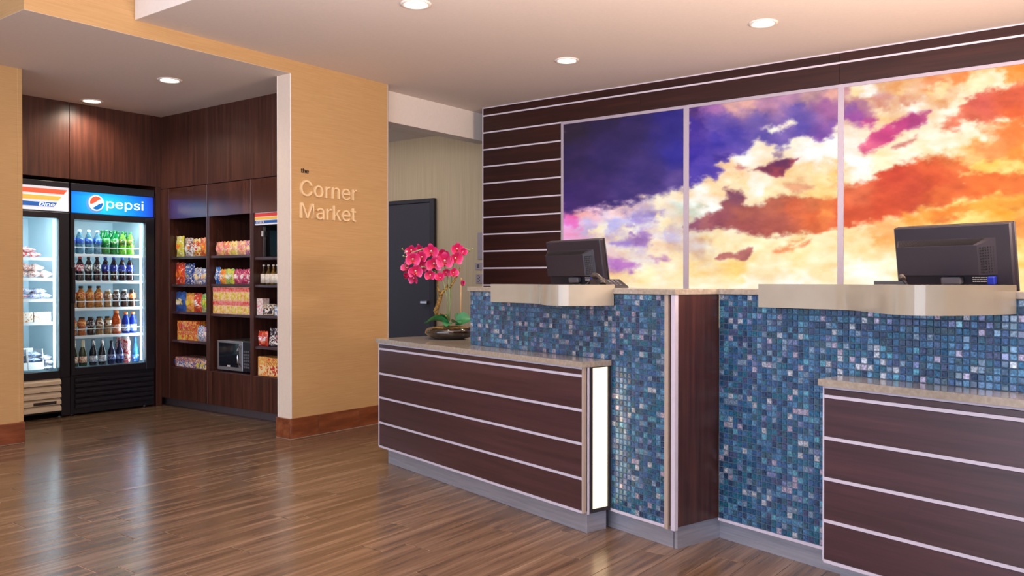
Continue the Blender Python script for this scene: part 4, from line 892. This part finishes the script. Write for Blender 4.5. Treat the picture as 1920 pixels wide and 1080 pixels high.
for k, px in enumerate((237.5, 251.5)):
    bottle('blue sports drink bottle %s the orange one, fourth cooler shelf' % ('next to', 'farther from')[k], BX, yy(px), CZS[3], PET(.188, .032), 14, [liquid('blue_drink', (40, 70, 200), .1, .4), printed('lab_sport_b', [(200, 210, 230), (90, 130, 200), WHT], 40), capO], (.02, .08), (.018, .168, .190), 'blue sports drinks', 'sports_bottle')
grb, bkb, blb = liquid('green_glass', (46, 70, 44), .08, .25), liquid('dark_glass', (30, 30, 44), .08, .15), liquid('navy_glass', (34, 40, 90), .08, .25)
L_o, L_s, L_n = printed('lab_oval', [(226, 206, 180), (200, 120, 90), (236, 226, 206)], 40), printed('lab_silver', [(206, 206, 214), (150, 150, 170), WHT], 40), printed('lab_navy', [(60, 70, 140), (150, 160, 200), (40, 40, 100)], 40)
for k, px in enumerate((141, 157)):
    bottle('green glass bottle with cream label %s, bottom cooler shelf' % ('at the hinge', 'beside the dark ones')[k], BX, yy(px), CZS[4], LONG(.225, .033), 14, [grb, L_o, basic('foil_cream', (214, 206, 180), .4)], (.03, .085), (.0145, .165, .226), 'green glass bottles', 'glass_bottle', band_r=.033)
for k, px in enumerate((176, 192.5)):
    bottle('dark glass bottle with silver neck, %s on the bottom cooler shelf' % ('inner', 'outer')[k], BX, yy(px), CZS[4], LONG(.225, .033), 14, [bkb, L_s, M_chrome], (.03, .085), (.0145, .170, .226), 'dark silver necked bottles', 'glass_bottle', band_r=.033)
for k, px in enumerate((210, 225.5)):
    bottle('navy glass bottle with silver badge, %s on the bottom cooler shelf' % ('inner', 'outer')[k], BX, yy(px), CZS[4], LONG(.205, .033), 14, [blb, L_n, capK], (.04, .085), (.0145, .185, .206), 'navy glass bottles', 'glass_bottle', band_r=.033)
for k, (px, dx, dz) in enumerate(((239, 0, 0), (233, -.08, 0), (246, -.085, 0))):
    bottle('red and white can bottle %s, bottom cooler shelf' % ('in the front row', 'standing behind the navy bottle', 'hidden behind the front red one')[k], BX + dx, yy(px), CZS[4], CAN(.225, .031), 14, [printed('red_white_can', [(206, 44, 60), WHT, (226, 150, 160), (190, 30, 50)], 34), None, capW], None, (.02, .220, .232), 'red and white can bottles', 'can_bottle')
bottle('clear blue glass bottle at the lit edge of the bottom cooler shelf', BX, yy(256), CZS[4], LONG(.225, .030), 14, [liquid('clear_blue_glass', (60, 150, 200), .06, .5), printed('lab_azure', [(30, 90, 180), (60, 130, 210), WHT], 40), capB], (.008, .07), (.013, .205, .227), None, 'glass_bottle')
# food cooler
def pack(label, y, z, w, h, cols, rz=0.0, dx=0.0, group=None, tilt=0.0, d=.10):
    t = Thing('food_packet', label, 'food packet', (0, 0, 0), world=(SF - .06 + dx, y, z), group=group); t.org = (0, 0, 0)
    m = MB(); ph = random.random() * 6
    def f(s):
        def g(u, v):
            b = (math.sin(PI * u) * math.sin(PI * v)) ** .5
            return ((v - .5) * d, (u - .5) * w, h / 2 + s * (h / 2 * b * (1 + .12 * math.sin(11 * u + 7 * v + ph))))
        return g
    m.grid(f(1), 8, 6); m.grid(f(-1), 8, 6)
    t.part('wrapper', m, printed('pk' + str(random.random())[:6], cols, 44)); t.o.rotation_euler = (0, tilt, rz)
    t.part('label', MB().grid(lambda u, v: tuple(np.array(f(1)(.3 + .4 * u, .3 + .4 * v)) + np.array([0, 0, .0014])), 4, 3), printed('pl' + str(random.random())[:6], [WHT, cols[0]], 50))
    return t
PR, PW2, PB = [(214, 70, 80), (236, 200, 200), WHT], [(226, 214, 210), (190, 120, 110), (236, 230, 226), (120, 80, 80)], [(206, 214, 232), (90, 110, 180), WHT, (214, 120, 140)]
for k, (y, dz, p) in enumerate(((3.12, 0, 'flat at the pillar end of'), (3.205, 0, 'flat at the open end of'), (3.15, .04, 'lying across the top of'))):
    pack('red and pink wrapped sandwich %s the first food shelf' % p, y, C1Z[0] + dz, .12, .045, PR, (.1, -.2, .25)[k], group='red wrapped sandwiches')
for k, (y, dz, p) in enumerate(((3.10, 0, 'at the pillar end'), (3.20, 0, 'in the middle'), (3.295, 0, 'at the open end'), (3.14, .055, 'stacked at the pillar end'), (3.22, .052, 'stacked in the middle'))):
    pack('white and brown wrapped sandwich %s of the second food shelf' % p, y, C1Z[1] + dz, .115, .062, PW2, (.2, -.1, .3, 0, .2)[k], group='white and brown wrapped sandwiches')
for k, (y, dz, p) in enumerate(((3.10, 0, 'flat at the pillar end'), (3.205, 0, 'flat in the middle'), (3.285, 0, 'flat at the open end'), (3.13, .042, 'on top at the pillar end'), (3.24, .04, 'on top near the open end'))):
    pack('blue and white wrapped sandwich %s of the third food shelf' % p, y, C1Z[2] + dz, .115, .048, PB, (0, .15, -.2, .1, .3)[k], group='blue and white wrapped sandwiches')
for k, (y, w) in enumerate(((3.115, .15), (3.265, .135))):
    carton('white food box with brown print %s on the fourth food shelf' % ('at the pillar end', 'at the open end')[k], SF - .06, C1Z[3], .09, .082, w, [WHT, (236, 224, 206), (180, 120, 80)], y=y, group='white food boxes', name='food_box')
def bin_(label, y, z):
    t = Thing('wire_bin', label, 'bin', (0, 0, 0), group='white bins in the food cooler', world=(SF - .07, y, z)); t.org = (0, 0, 0)
    for q in (MB().box(-.12, .05, -.060, -.056, 0, .17), MB().box(-.12, .05, .056, .060, 0, .17), MB().box(-.12, -.116, -.056, .056, 0, .19), MB().box(.046, .05, -.056, .056, 0, .06), MB().box(-.116, .046, -.056, .056, 0, .004)): t.part('side_panel', q, M_wire)
    t.o.rotation_euler = (0, -.12, 0); return t
for k, y in enumerate((3.09, 3.215)):
    bin_('white tilted bin of blue packets %s on the cooler floor' % ('against the pillar', 'beside the loose packets')[k], y, .400)
    for j in range(3): pack('blue and white packet %s in the bin %s' % (('at the bottom', 'in the middle', 'at the top')[j], ('against the pillar', 'beside the loose packets')[k]), y, .418 + j * .045, .10, .042, [(206, 220, 236), (70, 120, 190), WHT, (60, 60, 80)], group='blue packets in the white bins', dx=-.02, d=.09)
for k, (y, z) in enumerate(((3.315, .392), (3.335, .435), (3.30, .475))):
    pack('pale patterned packet %s of the loose pile beside the bins' % ('at the bottom', 'in the middle', 'on top')[k], y, z, .09, .046, [(200, 206, 216), (90, 96, 120), WHT, (150, 160, 190)], (.2, -.3, .1)[k], group='loose pale packets')

# ------------------------------------------------------------------ monitors and phones behind the ledges
M_mon = basic('monitor_shell', (44, 40, 50), 0.33)
def monitor(label, uc, vtop, ztop):
    TILT, HH, WW, TH = R(9.5), .300, .458, .042
    cb, sb = math.cos(TILT), math.sin(TILT); v0, z0 = vtop + HH * sb, ztop - HH * cb; zb = .93
    t = Thing('monitor', label, 'monitor', (0, 0, 0), group='computer monitors', world=uvw(uc, v0 + .05, zb)); t.org = (0, 0, 0); t.o.rotation_euler = (0, 0, DA)
    T = lambda x, y, z: (x, -.05 + y * cb - z * sb, (z0 - zb) + y * sb + z * cb)
    P = lambda name, m, mat, par=None, **k: t.part(name, xform(m, T), mat, par, **k)
    sh = P('back_shell', MB().box(-WW / 2, WW / 2, 0, TH - .008, 0, HH, .006), M_mon)
    P('screen_bezel', MB().box(-WW / 2 - .001, WW / 2 + .001, TH - .008, TH, -.001, HH + .001, .003), M_blackp)
    P('screen', MB().box(-WW / 2 + .018, WW / 2 - .018, TH - .001, TH + .001, .022, HH - .018), basic('dark_screen', (18, 18, 24), .12), sh)
    a = [(-.214, 0, .102), (.172, 0, .102), (.172, 0, .246), (-.214, 0, .246)]; b = [(-.200, -.036, .106), (.118, -.036, .106), (.118, -.036, .222), (-.200, -.036, .222)]
    m = MB(); m.v = a + b
    for q in ((0, 1, 5, 4), (1, 2, 6, 5), (2, 3, 7, 6), (3, 0, 4, 7), (4, 5, 6, 7)): m.face(q)
    hump = P('rear_hump', m, M_mon)
    m = MB()
    for k in range(52):
        f = (k + .5) / 52; x0 = -.205 + .34 * f; y0, zt = -.003, .2432; x1 = -.196 + .30 * f; y1, zt1 = -.034, .2245
        o = len(m.v); w = .0013
        m.v += [(x0 - w, y0 - .0006, zt + .0012), (x0 + w, y0 - .0006, zt + .0012), (x1 + w, y1 - .0006, zt1 + .0012), (x1 - w, y1 - .0006, zt1 + .0012), (x0 - w, y0 + .004, zt - .004), (x0 + w, y0 + .004, zt - .004), (x1 + w, y1 + .004, zt1 - .004), (x1 - w, y1 + .004, zt1 - .004)]
        for q in ((0, 1, 2, 3), (0, 4, 5, 1), (1, 5, 6, 2), (2, 6, 7, 3), (3, 7, 4, 0)): m.face([o + i for i in q])
    P('vent_slots', m, basic('vent_dark', (18, 14, 18), .6), hump, stuff=True)
    m = MB()
    for k in range(10):
        for j in range(6):
            f = (j + .5) / 6; x = .126 + .04 * f; y = -.0325 * (1 - f) - .001; z = .116 + .0105 * k
            m.box(x - .0022, x + .0022, y - .002, y + .003, z - .003, z + .003)
    P('side_vents', m, basic('vent_dark', (18, 14, 18), .6), hump, stuff=True)
    P('stand_hinge', MB().box(-.035, .045, -.030, .0, .066, .098, .006), M_greyp)
    P('rating_label', MB().box(.075, .135, -.0014, .002, .066, .097), basic('label_black', (20, 20, 26), .4), sh)
    m = MB()
    for r_ in range(3):
        x = .078
        while x < .130: w = .003 + random.random() * .008; m.box(x, x + w, -.0021, -.001, .090 - r_ * .008, .0935 - r_ * .008); x += w + .002
    P('label_print', m, M_white, sh, stuff=True)
    P('plug', MB().box(.140, .168, -.024, .0, .066, .098, .004), basic('plug_blue', (30, 50, 170), .4), sh)
    P('cable', MB().tube([(.154, -.012, .068), (.154, -.014, .0), (.12, .0, -.06), (.08, .03, -.10)], .004, 7), M_black, sh)
    t.part('stand_neck', MB().box(-.03, .04, -.075, -.045, .012, (z0 - zb) + .062, .006), M_blackp)
    t.part('stand_base', MB().prism([(.12 * math.cos(i / 24 * 2 * PI), -.04 + .09 * math.sin(i / 24 * 2 * PI)) for i in range(24)], 0, .013), M_blackp)
    return t
monitor('dark computer monitor seen from behind, on the counter by the orchid desk', -3.584, 3.100, 1.361)
monitor('wide dark computer monitor seen from behind, in front of the orange clouds', -1.657, 3.400, 1.357)
def phone(label, u, v, rz):
    t = Thing('desk_phone', label, 'phone', (0, 0, 0), group='desk phones', world=uvw(u, v, 1.1042)); t.org = (0, 0, 0); t.o.rotation_euler = (0, 0, DA + rz)
    t.part('base', MB().prism([(-.075, 0), (.085, 0), (.085, .006), (-.035, .042), (-.075, .042)], -.07, .07, axis='y'), M_blackp)
    kx = lambda f: (-.02 + .09 * f, .0385 - .030 * f)
    for i in range(4):
        for j in range(3): x, z = kx(.12 + .22 * i); t.part('key', MB().box(x - .006, x + .006, -.005 + .02 * j, .008 + .02 * j, z - .004, z + .0035, .001), M_greyp)
    h = [(-.070, -.055, .050), (-.062, -.050, .062), (-.02, -.048, .060), (.03, -.048, .044), (.062, -.050, .034), (.072, -.055, .018)]
    t.part('handset', MB().tube(h, [.016, .014, .010, .010, .014, .016], 10), basic('handset_grey', (70, 62, 58), .3))
    t.part('cord', MB().tube([(-.07 + .004 * math.cos(k * 1.6) - k * .0006, -.055 - .001 * k + .004 * math.sin(k * 1.6), .045 - .001 * k) for k in range(36)], .0022, 5), M_black)
    return t
phone('dark desk phone with raised handset beside the monitor near the orchid', -3.035, 2.865, -.4)
phone('dark desk phone half hidden at the foot of the wide monitor', -1.745, 3.135, 2.0).o.scale = (.8, .8, .8)

# ------------------------------------------------------------------ orchid
YAW = R(37.103); POT = (-3.505, 3.996, .777)
orc = Thing('potted_orchid', 'pink orchid with green leaves in a low black bowl on the low desk', 'plant', (0, 0, 0), world=POT); orc.org = (0, 0, 0); orc.o.rotation_euler = (0, 0, YAW)
q = lambda px, py, y=0.0: ((px - 842) / 300.8, y, (634.5 - py) / 300.8)
orc.part('bowl', MB().lathe([(0, 0), (.085, 0), (.13, .012), (.158, .036), (.152, .058), (.138, .070), (.130, .067), (.142, .054), (.12, .03), (0, .02)], 40), spotted('black_glaze', [(.4, (26, 20, 18)), (.62, (50, 36, 26))], 26, .12, coat=.6))
mo = MB(); mo.lathe([(.134, .058), (.11, .072), (.06, .080), (0, .082)], 26)
orc.part('moss', mo, spotted('dry_moss', [(.3, (84, 62, 30)), (.5, (140, 110, 60)), (.7, (176, 146, 90))], 60, .9, 1.0))
M_leaf = streaky('orchid_leaf', (20, 86, 48), (30, 120, 66), (80, 156, 96), (8, 30, 8), .3, .1, coat=.3)
def leaf(p0, p1, w, lift, twist=0.0):
    p0, p1 = Vector(p0), Vector(p1); ax = (p1 - p0); side = ax.cross(Vector((0, 0, 1))).normalized(); side = Matrix.Rotation(twist, 3, ax.normalized()) @ side
    up = side.cross(ax.normalized())
    def f(s):
        def g(u, v):
            c = p0 + ax * v + Vector((0, 0, lift * math.sin(PI * min(1, v * 1.1) * .8))); ww = w * (math.sin(PI * (v * .86 + .1)) ** .8)
            return tuple(c + side * (u - .5) * ww + up * (abs(u - .5) * ww * .35 + s))
        return g
    orc.part('leaf', MB().grid(f(.0012), 6, 10).grid(f(-.0012), 6, 10), M_leaf)
leaf(q(840, 606, -.03), q(796, 611, -.09), .075, .035, .5); leaf(q(836, 602, .0), q(813, 599, -.05), .06, .02, .3)
leaf(q(852, 606, -.02), q(882, 600, -.03), .085, .018, 1.0); leaf(q(842, 606, -.04), q(838, 612, -.13), .07, .012, 0); leaf(q(848, 604, -.03), q(862, 607, -.12), .06, .012, -.2); leaf(q(852, 600, .03), q(855, 588, .07), .045, .0, .9); leaf(q(838, 600, .04), q(822, 597, .10), .06, .02, 0)
M_stem = basic('orchid_stem', (130, 150, 100), .5); M_stake = basic('bamboo_stake', (196, 150, 96), .5); M_twig = spotted('mossy_twig', [(.35, (70, 50, 24)), (.5, (128, 96, 44)), (.66, (170, 140, 70))], 90, .9, 1.0)
orc.part('stem', MB().tube([q(841, 602), q(841, 570, .01), q(840, 540, .0), q(837, 515, -.01), q(830, 492, -.03), q(815, 475, -.04), q(795, 466, -.05), q(772, 474, -.06), q(760, 500, -.07)], .0042, 7), M_stem)
orc.part('stem', MB().tube([q(840, 602, .02), q(842, 560, .03), q(844, 520, .02), q(848, 495, .0), q(855, 475, -.01), q(866, 464, -.02), q(880, 470, -.02)], .004, 7), M_stem)
orc.part('stem', MB().tube([q(838, 603, -.01), q(836, 560), q(830, 530, -.02), q(815, 512, -.04), q(795, 500, -.06), q(780, 505, -.07)], .0034, 6), M_stem)
orc.part('stake', MB().tube([q(861, 604, .02), q(861.5, 560, .02), q(862, 520, .02)], .0042, 7), M_stake)
orc.part('driftwood', MB().tube([q(840, 597, .03), q(828, 592, .02), q(816, 591, .01), q(815, 583, .0), q(819, 571, .0), q(823, 560, .0), q(826, 549, .0), q(834, 541, .01), q(838, 532, .01)], [.010, .012, .015, .016, .014, .013, .011, .009, .004], 9), M_twig)
orc.part('driftwood', MB().tube([q(824, 556), q(819, 540, -.01), q(818, 520, -.01), q(813, 506, -.01)], [.010, .006, .005, .002], 7), M_twig)
orc.part('driftwood', MB().tube([q(840, 540), q(848, 528), q(856, 515), q(861, 500)], [.006, .007, .006, .004], 7), M_twig)
for pts in ([q(868, 479), q(875, 474), q(882, 468)], [q(768, 478), q(760, 472), q(752, 467)], [q(770, 482), q(763, 481), q(754, 480)]): orc.part('bud_stem', MB().tube(pts, .0026, 6), M_twig)
for p in ((884, 467), (879, 471), (752, 466), (757, 474), (754, 480)):
    orc.part('bud', MB().lathe([(0, -.006), (.0045, -.002), (.005, .002), (0, .008)], 8, c=q(*p)), M_stem)
for p in ((762, 472), (763, 482)): orc.part('bud', MB().lathe([(0, -.009), (.008, -.002), (.008, .003), (0, .010)], 9, c=q(*p, -.05)), basic('pale_bud', (220, 220, 200), .5), label='pale opening bud')
def petal_mesh(w, l, cup, mats):
    def f(s):
        def g(u, v):
            ww = w * (math.sin(PI * (v * .88 + .08)) ** .6); x = (u - .5) * ww
            return (x, -cup * (v * v) - .12 * abs(x) + s, l * v + .004)
        return g
    return MB().grid(f(.0005), 5, 6).grid(f(-.0005), 5, 6).mesh('petal', mats)
M_pet = NT('orchid_petal'); v = M_pet.n('ShaderNodeTexCoord'); sx = M_pet.n('ShaderNodeSeparateXYZ'); M_pet.l(v.outputs['Object'], sx.inputs[0])
mm = M_pet.n('ShaderNodeMath', operation='MULTIPLY'); mm.inputs[1].default_value = 24; M_pet.l(sx.outputs['Z'], mm.inputs[0])
M_pet.l(M_pet.ramp(mm.outputs[0], [(0.05, (140, 6, 30)), (.35, (190, 14, 78)), (.75, (200, 26, 104)), (1.0, (226, 96, 150))]), M_pet.b.inputs['Base Color']); M_pet.b.inputs['Roughness'].default_value = .5; M_pet = M_pet.m
ME_big, ME_sep, ME_lip = petal_mesh(.050, .040, .006, M_pet), petal_mesh(.032, .041, .010, M_pet), petal_mesh(.020, .018, -.012, spotted('orchid_lip', [(.4, (150, 16, 30)), (.6, (206, 40, 40)), (.75, (226, 150, 60))], 80, .4))
ME_col = MB().lathe([(0, -.004), (.005, -.002), (.006, .003), (0, .007)], 8).mesh('column', basic('orchid_throat', (240, 200, 190), .4))
def flower(px, py, y, s=1.0, closed=0.0):
    f = bpy.data.objects.new('flower', ME_col); COL.objects.link(f); f.parent = orc.o
    f.location = q(px, py, y); f.scale = (s, s, s); f.rotation_euler = (random.uniform(-.3, .5), 0, random.uniform(-.6, .6) + (px - 820) * .006)
    for a, me in ((90 + 4, ME_big), (-94, ME_big), (0, ME_sep), (128, ME_sep), (-128, ME_sep), (180, ME_lip)):
        p = bpy.data.objects.new('petal', me); COL.objects.link(p); p.parent = f
        p.rotation_euler = Euler((R(8 + 50 * closed), 0, 0)).to_matrix().to_euler(); p.rotation_euler = (Matrix.Rotation(R(a), 3, 'Y') @ Matrix.Rotation(R(10 + 55 * closed), 3, 'X')).to_euler()
        if me is ME_lip: p.location = (0, -.004, -.004)
for px, py, y, s, c in ((770.5, 469, -.04, .95, 0), (788, 468, -.03, .95, 0), (808, 471, -.05, 1.2, 0), (830, 476, -.03, 1.1, .1), (855, 466, -.03, 1.0, 0), (866, 472, -.02, .8, .5), (774.6, 486, -.08, 1.1, 0), (791, 482, -.06, .95, 0), (800, 495, -.05, .95, 0), (814, 494, -.09, 1.25, 0),
    (834, 489, -.09, 1.3, 0), (853, 484, -.08, 1.15, 0), (780, 508, -.09, 1.1, 0), (763, 502, -.05, .9, .3), (761, 517, -.06, .75, .8), (777, 521, -.08, 1.0, 0), (806, 515, -.05, .95, .3), (824.5, 520, -.06, .9, .4), (835, 510, -.03, .8, .3), (848, 511, -.03, .85, .3), (790, 500, -.04, 1.0, 0), (862, 530, -.02, .7, .9)):
    flower(px, py, y, s, c)

# ------------------------------------------------------------------ small plates on the corridor wall
def plate(label, x0, x1, z0, z1, kind):
    t = Thing('wall_plate', label, 'sign', ((x0 + x1) / 2, 7.249, (z0 + z1) / 2), group='plates on the corridor wall')
    t.part('plate', MB().box(x0, x1, 7.240, 7.2495, z0, z1, .002), basic('plate_lilac', (176, 166, 176), .4))
    if kind == 0: t.part('slot', MB().box(x1 - .06, x1 - .035, 7.238, 7.241, z1 - .10, z1 - .05), M_greyp)
    if kind == 1: t.part('button', MB().box(x0 + .03, x0 + .06, 7.236, 7.241, (z0 + z1) / 2 - .02, (z0 + z1) / 2 + .02, .002), M_greyp)
    if kind == 2:
        for k in range(5): t.part('key', MB().box(x0 + .03 + .02 * (k % 2), x0 + .04 + .02 * (k % 2), 7.237, 7.241, z0 + .015 + .016 * k, z0 + .024 + .016 * k), M_blackp)
plate('tall lilac plate on the corridor wall, above two smaller ones', -5.955, -5.81, 1.372, 1.665, 0)
plate('small lilac wall plate, middle one of three in the corridor', -5.99, -5.81, 1.257, 1.333, 1)
plate('lilac keypad plate on the corridor wall, under the small plate', -5.978, -5.81, 1.108, 1.208, 2)
